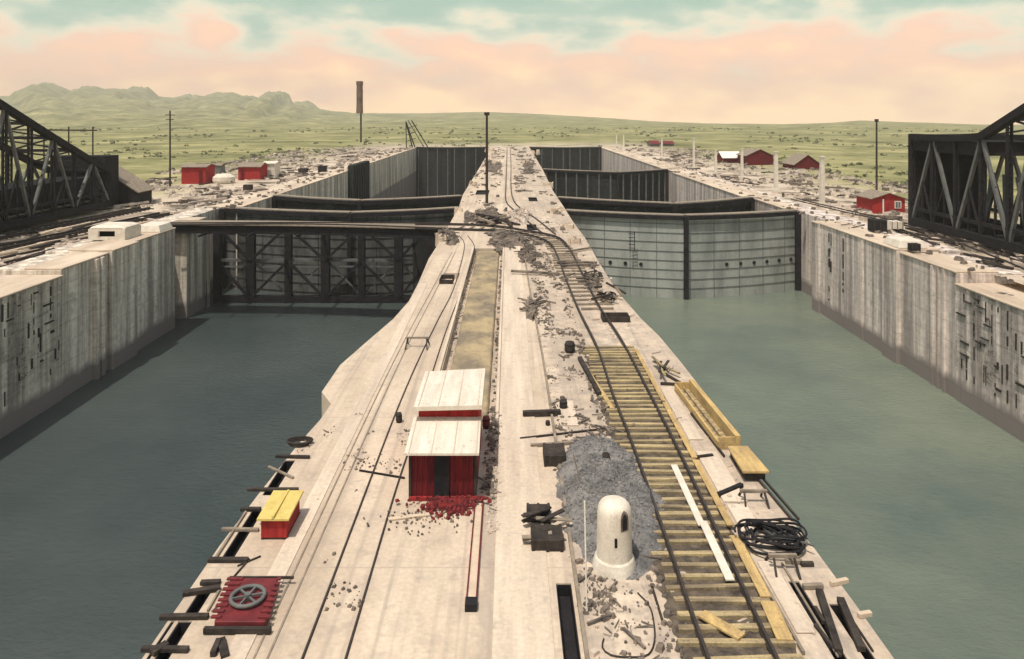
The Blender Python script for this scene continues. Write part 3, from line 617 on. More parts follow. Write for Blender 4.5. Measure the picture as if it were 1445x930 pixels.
# ------------------------------------------------------------------ swing bridge trusses at both sides
def swing(label, X, wd, pans, mm, sgn, gray):
    t = thing('swing_bridge', label, 'bridge', (X, pans[0][0], -.5))
    for side in (0, 1):
        xx = X+side*wd*sgn
        bmb = MB(); bmb.beam((xx,pans[0][0],.3),(xx,pans[-1][0],.3),.7,.9); bmb.build('bottom_chord', M[mm], t)
        bmb = MB(); bmb.beam((xx,pans[0][0],1.9),(xx,pans[-1][0],1.9),.3,.4); bmb.build('floor_girder', M[mm], t)
        for (a, b_) in zip(pans, pans[1:]):
            bmb = MB(); bmb.beam((xx,a[0],a[1]),(xx,b_[0],b_[1]),.8,.8); bmb.build('top_chord', M[mm], t)
        for i, (y, z) in enumerate(pans):
            bmb = MB(); bmb.beam((xx-.22,y,.3),(xx-.22,y,z),.18,.3); bmb.beam((xx+.22,y,.3),(xx+.22,y,z),.18,.3)
            k = .3+.5
            while k < z-.6: bmb.beam((xx-.22,y,k),(xx+.22,y,k+.5),.08); k += .7
            bmb.build('post', M[mm], t)
        for i, (a, b_) in enumerate(zip(pans, pans[1:])):
            p, q = ((a[0],.3),(b_[0],b_[1])) if i % 2 == 0 else ((a[0],a[1]),(b_[0],.3))
            bmb = MB(); bmb.beam((xx,p[0],p[1]),(xx,q[0],q[1]),.34,.34); bmb.build('diagonal', M[gray], t)
            m_ = ((a[0]+b_[0])/2, (a[1]+b_[1])/4)
            bmb = MB(); bmb.beam((xx,m_[0],m_[1]),(xx,m_[0],.3),.2); bmb.beam((xx,m_[0],m_[1]),(xx,b_[0] if i%2==0 else a[0],.3),.2); bmb.build('sub_strut', M[mm], t)
    for (y, z) in pans:
        bmb = MB(); bmb.beam((X,y,z),(X+wd*sgn,y,z),.4); bmb.build('cross_beam', M[mm], t)
        bmb = MB(); bmb.beam((X,y,.3),(X+wd*sgn,y,.3),.5,.7); bmb.build('floor_beam', M[mm], t)
    for (a, b_) in zip(pans, pans[1:]):
        bmb = MB(); bmb.beam((X,a[0],a[1]),(X+wd*sgn,b_[0],b_[1]),.2); bmb.beam((X+wd*sgn,a[0],a[1]),(X,b_[0],b_[1]),.2); bmb.build('wind_brace', M[mm], t)
    n_ = int((pans[-1][0]-pans[0][0])/1.6); bmb = MB()
    for i in range(n_): y = pans[0][0]+i*1.6; bmb.box(min(X,X+wd*sgn), max(X,X+wd*sgn), y, y+1.0, .95, 1.15)
    bmb.build('floor_deck', M['dwood'], t)
    return t
lb = swing('left dark steel swing bridge with sloping top, parked beside the left chamber', -61, 9, [(66,24.6),(70.8,22.6),(75.6,20.6),(80.4,18.6),(85.2,16.6),(90,14.6),(94.8,12.6),(99.6,10.6),(104.4,8.7),(109,6.8),(113.5,5.2)], 'steel', -1, 'steelg')
b = MB(); b.box(-70,-61.6,113.7,117.5,-.5,7.4); b.build('end_cabin', M['steel'], lb)
b = MB(); b.box(-68,-62.5,80,112,1.3,4.4); b.build('wicket_stack', M['steel'], lb)
rb = swing('right dark steel swing bridge with a square plated end by the red hut', 51, 9, [(94,10.9),(89.4,10.9),(84.8,11),(80.2,11.3),(75.8,13.2),(71.4,15.1),(67,17.0),(62.6,18.9),(58,20.8)], 'steel', 1, 'steelg')
b = MB(); b.box(51.3,60.2,94.2,95.6,-.5,11.2); b.build('end_plate', M['steel'], rb)
b = MB(); b.box(51,60,80.5,94,9.2,10.7); b.build('top_housing', M['steel'], rb)
b = MB()
for i in range(9):
    y = 60+i*3.4; b.beam((56,y,1.2),(56+.8*(i%3),y+1.4,6.8),.5,.3)
b.build('wicket', M['steelg'], rb)
b = MB(); b.box(56.5,59.5,60,79,1.2,5); b.build('wicket_stack', M['steel'], rb)
t = thing('machine_shed', 'dark shed with a pale sloping roof at the far end of the left steel bridge', 'shed', (-61.5,119,-.6))
b = MB(); b.hexa([(-64,118,-.8),(-59,118,-.8),(-59,123,-.8),(-64,123,-.8),(-64,118,5),(-59,118,1.6),(-59,123,1.6),(-64,123,5)]); b.build('wall', M['steel'], t)
b = MB(); b.beam((-64.3,120.5,5.1),(-58.6,120.5,1.4),.18,5.6,up=Vector((0,1,0))); b.build('roof', M['wood'], t)
t = thing('pole_frame', 'thin pole frame of three posts and a rail rising behind the left steel bridge', 'frame', (-78,135,-.8))
for px in (62, 97, 131):
    p = atD(px,216,135); b = MB(); b.tube([(p.x,135,-.9),(p.x,135,11.6)],.14,6); b.build('post', M['dwood'], t)
a, c = atD(5,183,135), atD(137,184,135); b = MB(); b.beam(a,c,.25); b.build('rail', M['dwood'], t)

# ------------------------------------------------------------------ poles, stack, crane, lamp posts
def pole(px, py, top, z, label, arms=True, r=.16):
    p = at(px, py, z); zt = HC-(top-VY)*p.y/F
    t = thing('utility_pole', label, 'utility pole', p)
    b = MB(); b.tube([(p.x,p.y,z-.2),(p.x,p.y,(z+zt)/2),(p.x,p.y,zt)], r, 8, r*.75); b.build('shaft', M['dwood'], t)
    if arms:
        b = MB(); b.beam((p.x-1,p.y-.1,zt-.9),(p.x+1,p.y-.1,zt-.9),.16); b.beam((p.x-.8,p.y-.1,zt-1.8),(p.x+.8,p.y-.1,zt-1.8),.14); b.build('cross_arm', M['dwood'], t)
        for k in (-.9,-.45,.45,.9):
            b = MB(); b.lathe([(.05,0),(.09,.06),(.09,.16),(.03,.22)], (p.x+k,p.y-.1,zt-.82), 8); b.build('insulator', M['white'], t)
    else:
        b = MB(); b.tube([(p.x,p.y,zt),(p.x,p.y,zt+.5)], r*1.8, 8); b.build('cap', M['dwood'], t)
pole(240,265,156,-.8,'dark pole with cross arms left of the first red shed',r=.2)
pole(687,290,163,0,'tall plain dark pole standing on the middle wall',arms=False,r=.22)
pole(1237,276,172,-.8,'dark pole behind the red hut by the right steel bridge',arms=False,r=.2)
t = thing('chimney', 'tall ragged dark chimney standing thick above a thin lower shaft on the horizon', 'chimney', (-82,408,-1))
p = atD(507.5,200,408)
b = MB(); b.tube([(p.x+.7,408,-2),(p.x+.7,408,16)], .5, 8); b.build('lower_shaft', M['dwood'], t)
b = MB(); b.lathe([(1.9,0),(1.75,6),(1.8,12),(1.65,15.5),(1.95,15.6),(1.9,17.6),(1.4,17.7)], (p.x,408,15.0), 14); b.build('upper_shaft', M['stack'], t)
t = thing('derrick_crane', 'small black lattice derrick with a slanting boom past the left wall end', 'crane', (-48,340,-1))
p0 = [(-53.5,338,-1),(-48.5,338,-1),(-51,344,-1)]; ap = (-49.2,340,12.3)
p0 = [(-46.5,338,-1),(-42.5,338,-1),(-44.5,344,-1)]; ap = (-47.0,340,11)
for q in p0:
    b = MB(); b.beam(q,ap,.4); b.build('mast_leg', M['steel'], t)
b = MB(); b.beam((-44.2,338,11.6),(-36.5,338,-1),.45); b.beam((-45.8,338,11.6),(-38.3,338,-1),.3); b.build('boom', M['steel'], t)
b = MB()
for k in (2,5,8): b.beam((-46.6,339,k),(-42.6+k*.1,339,k+1.5),.25)
b.build('bracing', M['steel'], t)
LP_ = [(1160,290,222),(1095,270,215),(1047,252,211),(1010,245,212),(979,238,196),(934,222,196),(880,208,190),(870,207,190)]
words = ['nearest thick white','second thick white','third white','fourth short white','fifth tall white','sixth slim white','seventh tiny white','farthest tiny white']
for k, (px, py, tp) in enumerate(LP_):
    p = at(px, py, -.6); h = (py-tp)*p.y/F; wdt = .36 if k < 2 else .3
    t = thing('lamp_post', words[k]+' concrete lamp post on the ground behind the right wall', 'lamp post', p, 'white concrete lamp posts')
    b = MB(); b.hexa([(p.x-wdt,p.y-wdt,-.9),(p.x+wdt,p.y-wdt,-.9),(p.x+wdt,p.y+wdt,-.9),(p.x-wdt,p.y+wdt,-.9),(p.x-wdt*.75,p.y-wdt*.75,h-.6),(p.x+wdt*.75,p.y-wdt*.75,h-.6),(p.x+wdt*.75,p.y+wdt*.75,h-.6),(p.x-wdt*.75,p.y+wdt*.75,h-.6)]); b.build('shaft', M['concw'], t)
    b = MB(); b.box(p.x-wdt*1.1,p.x+wdt*1.1,p.y-wdt*1.1,p.y+wdt*1.1,h-.6,h-.42); b.build('capital', M['concw'], t)
    b = MB(); b.box(p.x-wdt*1.7,p.x+wdt*1.7,p.y-wdt*1.7,p.y+wdt*1.7,-.9,-.2); b.build('base', M['concw'], t)

# ------------------------------------------------------------------ sheds
def gable(label, px0, px1, py, hpx, depth, z=-.8, wm='red', rm='wood', rise=.3, win=0, door=0, ridge='x', name='shed'):
    a, c = at(px0,py,z), at(px1,py,z); x0, x1, y0 = a.x, c.x, a.y; h = hpx*y0/F; he = h*(1-rise); y1 = y0+depth
    t = thing(name, label, 'shed', ((x0+x1)/2, y0, z))
    b = MB(); bm = b.bm
    if ridge == 'y':
        xm = (x0+x1)/2; f = [(x0,z-.3),(x1,z-.3),(x1,z+he),(xm,z+h),(x0,z+he)]
        A_ = [bm.verts.new((x,y0,zz_)) for x, zz_ in f]; B_ = [bm.verts.new((x,y1,zz_)) for x, zz_ in f]
        bm.faces.new(A_); bm.faces.new(B_[::-1])
        for i in range(5): bm.faces.new((A_[i],A_[(i+1)%5],B_[(i+1)%5],B_[i]))
        b.build('wall', M[wm], t)
        for s in (-1, 1):
            xe = xm+s*(x1-x0)/2*1.12; b = MB(); ze = z+he-(h-he)*.12+.06
            b.hexa([(xm,y0-.3,z+h+.03),(xe,y0-.3,ze),(xe,y1+.3,ze),(xm,y1+.3,z+h+.03),(xm,y0-.3,z+h+.15),(xe,y0-.3,ze+.12),(xe,y1+.3,ze+.12),(xm,y1+.3,z+h+.15)]); b.build('roof', M[rm], t)
    else:
        ym = (y0+y1)/2; f = [(y0,z-.3),(y1,z-.3),(y1,z+he),(ym,z+h),(y0,z+he)]
        A_ = [bm.verts.new((x0,y,zz_)) for y, zz_ in f]; B_ = [bm.verts.new((x1,y,zz_)) for y, zz_ in f]
        bm.faces.new(A_); bm.faces.new(B_[::-1])
        for i in range(5): bm.faces.new((A_[i],A_[(i+1)%5],B_[(i+1)%5],B_[i]))
        b.build('wall', M[wm], t)
        for s in (-1, 1):
            ye = ym+s*depth/2*1.14; ze = z+he-(h-he)*.14+.06; b = MB()
            b.hexa([(x0-.3,ym,z+h+.03),(x1+.3,ym,z+h+.03),(x1+.3,ye,ze),(x0-.3,ye,ze),(x0-.3,ym,z+h+.15),(x1+.3,ym,z+h+.15),(x1+.3,ye,ze+.12),(x0-.3,ye,ze+.12)]); b.build('roof', M[rm], t)
    W = x1-x0
    if win:
        for wx in (win if isinstance(win, (list,tuple)) else [win]):
            xc = x0+W*wx; f = MB(); f.box(xc-.48,xc+.48,y0-.08,y0+.02,z+he*.34,z+he*.86); fo = f.build('window', M['white'], t)
            g_ = MB()
            for sx in (-1,1): g_.box(xc+sx*.2-.16,xc+sx*.2+.16,y0-.11,y0-.05,z+he*.40,z+he*.80)
            g_.build('pane', M['glass'], fo)
    if door:
        xc = x0+W*door; f = MB(); f.box(xc-.4,xc+.4,y0-.07,y0+.02,z,z+he*.8); f.build('door', M['dwood' if wm != 'red' else 'redd'], t)
    return t
gable('first red board shed right of the left pole', 256,290,259,26,5,rise=.12,door=.8)
gable('second red board shed farther along the left bank', 336,367,254,23,5,rise=.2,door=.2)
gable('grey lean-to hut squeezed between the two red sheds on the left bank', 294,311,245,13,3,wm='steelg',rise=.15)
gable('small white block hut beside the second red shed', 371,388,251,22,4,wm='concw',rm='concw',rise=.1)
t = gable('bright red hut with a white framed window beside the right steel bridge', 1231,1277,301,28,5,rise=.28,win=[.78],ridge='y')
p = at(1246,301,-.8); b = MB(); b.box(p.x-.09,p.x+.09,p.y-.13,p.y-.02,-.8,1.3); b.build('door_post', M['white'], t)
gable('large far red shed with a grey roof, left of the nearest lamp posts', 1054,1091,233,22,9,wm='redd',rise=.4,ridge='y')
gable('far red shed with a peaked front right of the nearest lamp post', 1122,1158,239,20,9,wm='redd',rise=.65,ridge='y')
gable('low far red shed with a whitish roof behind the third lamp post', 1020,1046,230,15,7,wm='redd',rm='white',rise=.5)
gable('tiny distant shed with a red roof, left one of the pair', 918,931,207,8,8,wm='steelg',rm='maroon',rise=.5)
gable('tiny distant shed with a red roof, right one of the pair', 937,951,206.5,7,8,wm='steelg',rm='maroon',rise=.5)
p = at(316,258,-.8); b = MB(); b.lathe([(2.1,0),(2.3,.5),(2.25,1.3),(1.4,1.9),(.3,2.0)], p, 16); tag(b.build('water_tank', M['roof']), 'squat cream round tank between the two red sheds', 'tank')

# ------------------------------------------------------------------ the shed on the middle wall
x0, x1 = -3.5, -1.15
t = thing('board_shed', 'dark red board shed with two white roofs standing over the trench', 'shed', (-2.3, 26.3, 0))
b = MB(); b.hexa([(x0,26.2,0),(x1,26.2,0),(x1,28.2,0),(x0,28.2,0),(x0,26.2,1.70),(x1,26.2,1.70),(x1,28.2,2.0),(x0,28.2,2.0)]); b.build('front_room', M['redd'], t)
b = MB(); b.box(x0+.08,x1,28.2,31.4,0,2.52); b.build('rear_room', M['red'], t)
b = MB(); b.hexa([(x0-.12,25.82,1.72),(x1+.12,25.82,1.72),(x1+.1,28.19,2.03),(x0-.1,28.19,2.03),(x0-.12,25.82,1.80),(x1+.12,25.82,1.80),(x1+.1,28.19,2.11),(x0-.1,28.19,2.11)]); b.build('lower_roof', M['roof'], t)
b = MB(); b.hexa([(x0-.05,27.75,2.50),(x1+.15,27.75,2.56),(x1+.15,31.7,2.60),(x0-.05,31.6,2.50),(x0-.05,27.75,2.66),(x1+.15,27.75,2.72),(x1+.15,31.7,2.76),(x0-.05,31.6,2.66)]); b.build('upper_roof', M['roof'], t)
b = MB()
for i in range(4): x_ = x0+.02+i*.78; b.beam((x_,25.83,1.815),(x_,28.17,2.125),.035,.02)
b.build('roof_seam', M['band'], t)
b = MB()
for i in range(4): x_ = x0+.12+i*.74; b.beam((x_,27.8,2.68+.02*i),(x_,31.6,2.68+.027*i),.035,.02)
b.build('roof_seam', M['band'], t)
b = MB(); b.box(-2.62,-2.10,26.12,26.22,.02,1.66); b.build('door', M['steel'], t)
b = MB()
for i in range(13):
    xx = x0+.04+i*.18
    if -2.75 < xx < -2.05: continue
    b = MB(); b.box(xx,xx+.03,26.17,26.21,.02,1.68); b.build('batten', M['maroon'], t)
b = MB(); b.box(x0-.02,x0+.07,26.14,26.24,0,1.70); b.box(x1-.07,x1+.02,26.14,26.24,0,1.70); b.build('corner_post', M['dwood'], t)
b = MB(); b.box(x0,-2.7,26.08,26.18,.02,.14); b.box(-2.02,x1,26.08,26.18,.02,.14); b.build('sill_board', M['red'], t)
b = MB()
for i in range(330):
    u = random.gauss(0,.5); v = abs(random.gauss(0,.42)); b.rock((-2.0+u*1.0-.1*v, 25.9-v*(1.1-abs(u)*.5), .05+max(0,.2-v*.25)), random.uniform(.03,.09))
tag(b.build('brick_heap', M['brick']), 'spilled heap of broken red brick at the front of the white roofed shed', 'brick heap', kind='stuff')
b = MB()
for i in range(90):
    u = random.gauss(0,1); b.rock((-3.2+u*.7, 25.4-abs(random.gauss(0,.6)), .04), random.uniform(.02,.055))
tag(b.build('chips', M['rubd']), 'dark chips and rubbish spread left of the red brick heap', 'rubbish', kind='stuff')
# wooden trough by the shed
t = thing('wooden_trough', 'narrow pale wooden trough with a dark end block running towards the viewer from the shed', 'trough', (-1.05, 23, 0))
b = MB(); b.box(-1.19,-1.15,20.6,26.0,0,.13); b.box(-.92,-.88,20.6,26.0,0,.13); b.build('side_board', M['maroon'], t)
b = MB(); b.box(-1.15,-.92,20.6,26.0,0,.08); b.build('bottom_board', M['lwood'], t)
b = MB(); b.box(-1.2,-.87,20.25,20.6,0,.2); b.build('end_block', M['steel'], t)

# ------------------------------------------------------------------ white stub tower, gravel
t = thing('lamp_column_stub', 'white round-topped concrete stub tower with a dark slot, in front of the gravel heap', 'stub tower', (3.16, 22.3, 0))
PR = [(.545,0),(.53,.34),(.52,1.0),(.505,1.62),(.495,1.74),(.46,1.86),(.39,1.95),(.27,2.01),(.12,2.04)]
b = MB(); b.lathe(PR, (3.16,22.3,0), 36); b.build('shaft', M['stub'], t, smooth=True)
b = MB(); b.lathe([(.66,0),(.63,.16),(.585,.32),(.55,.36)], (3.16,22.3,0), 36); b.build('skirt', M['stub'], t)
def prr(z):
    for (r0_,z0_),(r1_,z1_) in zip(PR,PR[1:]):
        if z <= z1_: return r0_+(r1_-r0_)*(z-z0_)/(z1_-z0_)
    return .1
def surf_patch(a0, a1, z0, z1, arch, off=.006, th=.02):
    b = MB(); n_, m_ = 8, 12; gi, go = {}, {}
    for i in range(n_+1):
        for j in range(m_+1):
            u = i/n_*2-1; z = z0+(z1-z0)*j/m_; wdt = math.sqrt(max(0, 1-((z-z1+arch)/arch)**2)) if z > z1-arch else 1
            a = math.radians((a0+a1)/2+(a1-a0)/2*u*max(wdt,.05)); rr_ = prr(z)+off
            for d_, k_ in ((gi,0),(go,th)): d_[i,j] = b.bm.verts.new((3.16+(rr_-k_)*math.cos(a), 22.3+(rr_-k_)*math.sin(a), z))
    for i in range(n_):
        for j in range(m_): b.bm.faces.new((gi[i,j],gi[i+1,j],gi[i+1,j+1],gi[i,j+1])); b.bm.faces.new((go[i,j],go[i,j+1],go[i+1,j+1],go[i+1,j]))
    for i in range(n_): b.bm.faces.new((gi[i,0],go[i,0],go[i+1,0],gi[i+1,0])); b.bm.faces.new((gi[i,m_],gi[i+1,m_],go[i+1,m_],go[i,m_]))
    for j in range(m_): b.bm.faces.new((gi[0,j],gi[0,j+1],go[0,j+1],go[0,j])); b.bm.faces.new((gi[n_,j],go[n_,j],go[n_,j+1],gi[n_,j+1]))
    return b
surf_patch(-97,-88,.86,1.14,.03).build('slot', M['steel'], t)
surf_patch(-76,-44,1.30,1.88,.25).build('niche', M['rubd'], t); surf_patch(-70,-52,1.34,1.80,.22,off=.010).build('niche_hollow', M['steel'], t)
b = MB(); g = {}
def gh(X, Y):
    u = (X-3.5+.25*noise.noise(Vector((Y*1.3,5,0))))/(1.85+.5*noise.fractal(Vector((Y*.9,X*.2,0)),1,2,4)); v = (Y-26.6)/5.0; d = math.sqrt(u*u+v*v); h = .8*max(0, 1-d)**.75
    return h+noise.fractal(Vector((X*1.3,Y*1.3,2)),1,2,5)*.22*min(1,h*3)-.03
for i in range(60):
    for j in range(110):
        X = 1.7+i*.065; Y = 21.6+j*.092; g[i,j] = b.bm.verts.new((X+random.uniform(-.02,.02), Y+random.uniform(-.03,.03), gh(X,Y)))
for i in range(59):
    for j in range(109): b.bm.faces.new((g[i,j],g[i+1,j],g[i+1,j+1],g[i,j+1]))
for i in range(3000):
    X, Y = random.gauss(3.4,.9), random.gauss(26.4,2.4); h = gh(X,Y)
    if 1.75 < X < 5.3 and (h > .0 or random.random() < .3): b.rock((X,Y,max(h,0)+.01), .02+.07*random.random()**3)
tag(b.build('gravel_heap', M['gravel']), 'big grey gravel heap spilling against the sleepers behind the white stub tower', 'gravel heap', kind='stuff')

# ------------------------------------------------------------------ red cart, hatch, yellow boxes
t = thing('tool_box', 'small red box with a yellow roof standing beside the slots at the left edge', 'tool box', (-7.48, 23.7, 0))
b = MB(); b.box(-7.90,-7.08,23.7,25.2,.06,.66); b.build('body', M['red'], t, bevel=.02)
b = MB(); b.hexa([(-8.0,23.6,.66),(-6.98,23.6,.66),(-6.98,25.3,.70),(-8.0,25.3,.70),(-8.0,23.6,.72),(-6.98,23.6,.72),(-6.98,25.3,.78),(-8.0,25.3,.78)])
b.box(-7.52,-7.46,23.6,25.3,.70,.81); b.build('lid', M['yroof'], t)
b = MB(); b.box(-7.9,-7.8,23.72,25.2,0,.06); b.build('skid', M['dwood'], t)
b = MB(); b.box(-7.18,-7.08,23.72,25.2,0,.06); b.build('skid', M['dwood'], t)
t = thing('valve_hatch', 'dark red square hatch with a grey handwheel in the left foreground', 'hatch', (-7.1, 20.3, 0))
b = MB(); b.hexa([(-7.72,19.5,0),(-6.38,19.5,0),(-6.62,21.35,0),(-7.98,21.35,0),(-7.72,19.5,.26),(-6.38,19.5,.26),(-6.62,21.35,.26),(-7.98,21.35,.26)]); b.build('cover', M['maroon'], t, bevel=.02)
for i in range(8):
    y = 19.6+i*.23; b = MB(); b.box(-7.86-.03*i*.9,-7.6,y,y+.11,.262,.30); b.build('edge_cleat', M['maroon'], t)
    b = MB(); b.box(-6.62,-6.30-.03*i,y,y+.11,.262,.30); b.build('edge_cleat', M['maroon'], t)
b = MB(); b.beam((-7.95,19.40,.10),(-6.2,19.40,.10),.12,.14); b.build('skid', M['dwood'], t)
b = MB(); b.beam((-8.05,21.45,.2),(-6.2,21.45,.2),.06); b.build('skid', M['dwood'], t)
c = Vector((-7.15,20.38,.36)); ring = [c+Vector((.44*math.cos(a*PI/16), .44*math.sin(a*PI/16), 0)) for a in range(33)]
w_ = MB(); w_.tube(ring,.055,8); wo = w_.build('handwheel', M['steelg'], t, smooth=True)
b = MB()
for k in range(3): a = k*PI/3+.3; d = Vector((math.cos(a),math.sin(a),0))*.42; b.beam(c-d,c+d,.05)
b.tube([c-Vector((0,0,.1)),c+Vector((0,0,.07))],.09,10); b.build('spokes', M['steelg'], wo)
# yellow wagon body and crate at the right edge
a, c = at(1012,650), at(955,566)
t = thing('timber_trough', 'long yellow open timber trough lying along the right edge of the middle wall', 'trough', (8.7, 33, 0))
def along(p, q, off0, off1, z0, z1):
    d = (q-p).normalized(); nn_ = Vector((d.y,-d.x,0)); Z0 = Vector((0,0,z0)); Z1 = Vector((0,0,z1))
    return [p+nn_*off0+Z0, p+nn_*off1+Z0, q+nn_*off1+Z0, q+nn_*off0+Z0, p+nn_*off0+Z1, p+nn_*off1+Z1, q+nn_*off1+Z1, q+nn_*off0+Z1]
p, q = Vector((8.45,30.1,0)), Vector((8.15,36.6,0))
b = MB(); b.hexa(along(p,q,0,.08,.05,.34)); b.hexa(along(p,q,.72,.95,.05,.55)); b.build('side_board', M['yellow'], t)
b = MB(); b.hexa(along(p,q,.0,.95,0,.06)); b.build('bottom_board', M['tie'], t)
b = MB(); b.hexa(along(p,p+(q-p)*.012,.08,.72,.06,.5)); b.build('end_board', M['yellow'], t)
b = MB(); b.hexa(along(q,q+(q-p)*.012,.08,.72,.06,.4)); b.build('end_board', M['yellow'], t)
b = MB(); b.hexa(along(p,q,.4,.46,.06,.2)); b.build('divider', M['tie'], t)
a = at(1036,668); t = thing('crate', 'orange yellow crate with a flat lid at the right edge beside the long trough', 'crate', (9.1,27.6,0))
b = MB(); b.box(8.72,9.48,27.5,29.3,.08,.36); b.build('body', M['dwood'], t)
b = MB(); b.hexa([(8.6,27.35,.36),(9.58,27.35,.36),(9.45,29.45,.36),(8.65,29.45,.36),(8.6,27.35,.46),(9.58,27.35,.46),(9.45,29.45,.46),(8.65,29.45,.46)]); b.build('lid', M['yellow'], t, bevel=.015)

# ------------------------------------------------------------------ boards and timbers lying about
def board(p1, p2, w_, t_, m_, label, z=.0, name='board', cat='board', z1=None, z2=None):
    a, c = at(*p1, z), at(*p2, z); a.z += t_/2+.01; c.z += t_/2+.012
    if z1 is not None: a.z = z1
    if z2 is not None: c.z = z2
    b = MB(); b.beam(a, c, w_, t_); return tag(b.build(name, M[m_], bevel=.008), label, cat)
BL = [((389,646),(437,647),.13,.10,'dwood','dark board across the far end of the farthest left slot'),
((379,660),(414,676),.09,.07,'wood','thin skewed board across the middle of the farthest left slot'),
((349,693),(421,693),.13,.10,'dwood','long dark board across the near end of the farthest left slot'),
((340,721),(368,721),.16,.10,'dwood','short dark board behind the red box at the left edge'),
((313,749),(365,750),.12,.09,'wood','grey board across the slot just left of the red box'),
((294,793),(350,793),.16,.11,'dwood','dark board across the slot end below the red box'),
((347,724),(304,790),.07,.07,'wood','long thin strip lying along the slot left of the red box'),
((330,815),(352,790),.05,.04,'dwood','crooked twig below the red box'),((335,800),(368,786),.05,.04,'dwood','second crooked twig nearest the red box corner'),
((258,841),(311,833),.17,.12,'dwood','dark tilted board left of the red hatch'),((283,825),(311,824),.15,.10,'dwood','short dark board behind the tilted one left of the red hatch'),
((310,834),(293,864),.06,.06,'wood','thin strip along the slot close left of the red hatch'),
((226,874),(294,873),.15,.11,'dwood','long dark board across the near slot at the left edge'),((200,919),(266,920),.14,.11,'dwood','dark board across the slot in the bottom left corner'),
((236,912),(214,926),.2,.12,'dwood','short dark baulk in the bottom left corner'),((300,928),(309,908),.14,.14,'dwood','upright looking stub board below the red hatch'),((318,930),(312,905),.2,.10,'dwood','dark wedge board under the red hatch'),
((507,665),(571,676),.06,.06,'steel','iron rod lying across the thin rails left of the shed'),
((548,734),(606,727),.16,.05,'lwood','pale board lying left of the red brick heap'),
((738,588),(791,586),.24,.24,'dwood','thick dark baulk right of the white roofed shed'),
((734,620),(857,606),.08,.07,'dwood','very long thin board reaching to the right track'),((749,631),(810,627),.13,.12,'wood','grey baulk behind the dark crate'),
((826,522),(866,582),.20,.14,'yellow','yellow timber lying against the left ends of the sleepers'),((818,508),(846,560),.22,.2,'dwood','dark timber beside the yellow timber left of the sleepers'),
((919,826),(936,882),.06,.06,'dwood','thin dark bar left of the sleepers in the foreground'),((808,735),(821,733),.07,.06,'dwood','short bar left of the white stub tower'),
((821,732),(843,729),.14,.08,'dwood','dark stick touching the left side of the white stub tower'),((897,716),(917,700),.12,.08,'dwood','dark stick on the gravel right of the white stub tower'),
((968,545),(932,543),.13,.12,'dwood','dark board at the top of the yellow trough'),((975,649),(1006,645),.12,.12,'dwood','short dark board between the track and the yellow trough'),
((1005,705),(1047,687),.16,.13,'steel','slanting dark board below the orange crate'),((975,585),(1022,646),.07,.10,'dwood','thin dark edging along the track side of the yellow trough'),
((1074,674),(1127,735),.07,.09,'rail','outer pipe of the pair running down the right edge'),((1066,674),(1118,736),.07,.09,'rail','inner pipe of the pair running down the right edge'),
((1133,831),(1161,830),.14,.12,'wood','short baulk at the head of the right foreground slot'),((1172,827),(1196,822),.13,.12,'lwood','pale stub board on the right foreground edge'),((1211,872),(1229,869),.13,.12,'lwood','pale stub board nearest the camera on the right edge'),
((1108,795),(1132,796),.12,.12,'wood','short grey baulk under the iron tangle'),((1130,799),(1148,799),.12,.12,'dwood','short dark baulk right under the iron tangle'),
((1103,796),(1183,929),.06,.06,'wood','long thin strip running down from the iron tangle'),((1056,786),(1134,925),.08,.10,'wood','long edging board beside the yellow planks of the track'),
((1150,884),(1186,929),.09,.08,'dwood','slanting dark stick in the right foreground'),((1156,838),(1184,925),.20,.15,'dwood','long black timber in the right foreground, left one'),((1186,850),(1216,921),.20,.15,'dwood','long black timber in the right foreground, right one'),((1205,880),(1232,921),.05,.05,'dwood','thin stick at the right foreground edge'),
((1150,860),(1163,882),.10,.10,'dwood','short black stick leaning on the left black timber')]
for bl in BL: board(*bl)
# planks on the track
def plank(xa, ya, xb, yb, w_, z, m_, label, t_=.05):
    b = MB(); b.beam((xa,ya,z),(xb,yb,z),w_,t_); tag(b.build('plank', M[m_], bevel=.006), label, 'plank')
plank(6.30,28.4,6.28,24.2,.24,.185,'concw','long whitish plank lying on the sleepers inside the right rail')
plank(6.36,24.4,6.34,21.3,.26,.215,'concw','near whitish plank lying on the sleepers, overlapping the long one')
for k, (xa,ya,xb,yb,w_,lab) in enumerate([(7.26,42.5,7.24,34.8,.20,'farthest yellow plank along the right ends of the sleepers'),(7.24,34.6,7.24,29.0,.22,'second yellow plank along the right ends of the sleepers'),(7.22,28.8,7.22,24.2,.24,'third yellow plank along the right ends of the sleepers'),(7.16,23.6,7.12,20.6,.30,'broad yellow plank along the sleeper ends, right of the white plank'),(7.10,20.4,7.02,18.9,.42,'broadest yellow plank nearest the camera at the sleeper ends')]): plank(xa,ya,xb,yb,w_,.19,'yellow',lab)
plank(5.15,19.9,5.95,19.0,.34,.20,'yellow','short yellow plank lying askew between the rails in the foreground',.06)
# concrete slabs on the right strip
for (xa,xb,ya,yb,lab) in [(7.50,8.35,26.0,29.9,'long pale slab between the sleepers and the orange crate'),(7.55,8.25,22.9,25.8,'pale slab left of the iron tangle'),(7.5,8.0,19.4,22.5,'pale slab in the right foreground beside the yellow planks'),(2.2,3.05,32.4,35.2,'flat pale pad behind the gravel heap'),(7.5,8.1,31,37,'farther pale slab beside the sleepers')]:
    b = MB(); b.box(xa,xb,ya,yb,.005,.06); tag(b.build('slab', M['band'], bevel=.02), lab, 'slab')
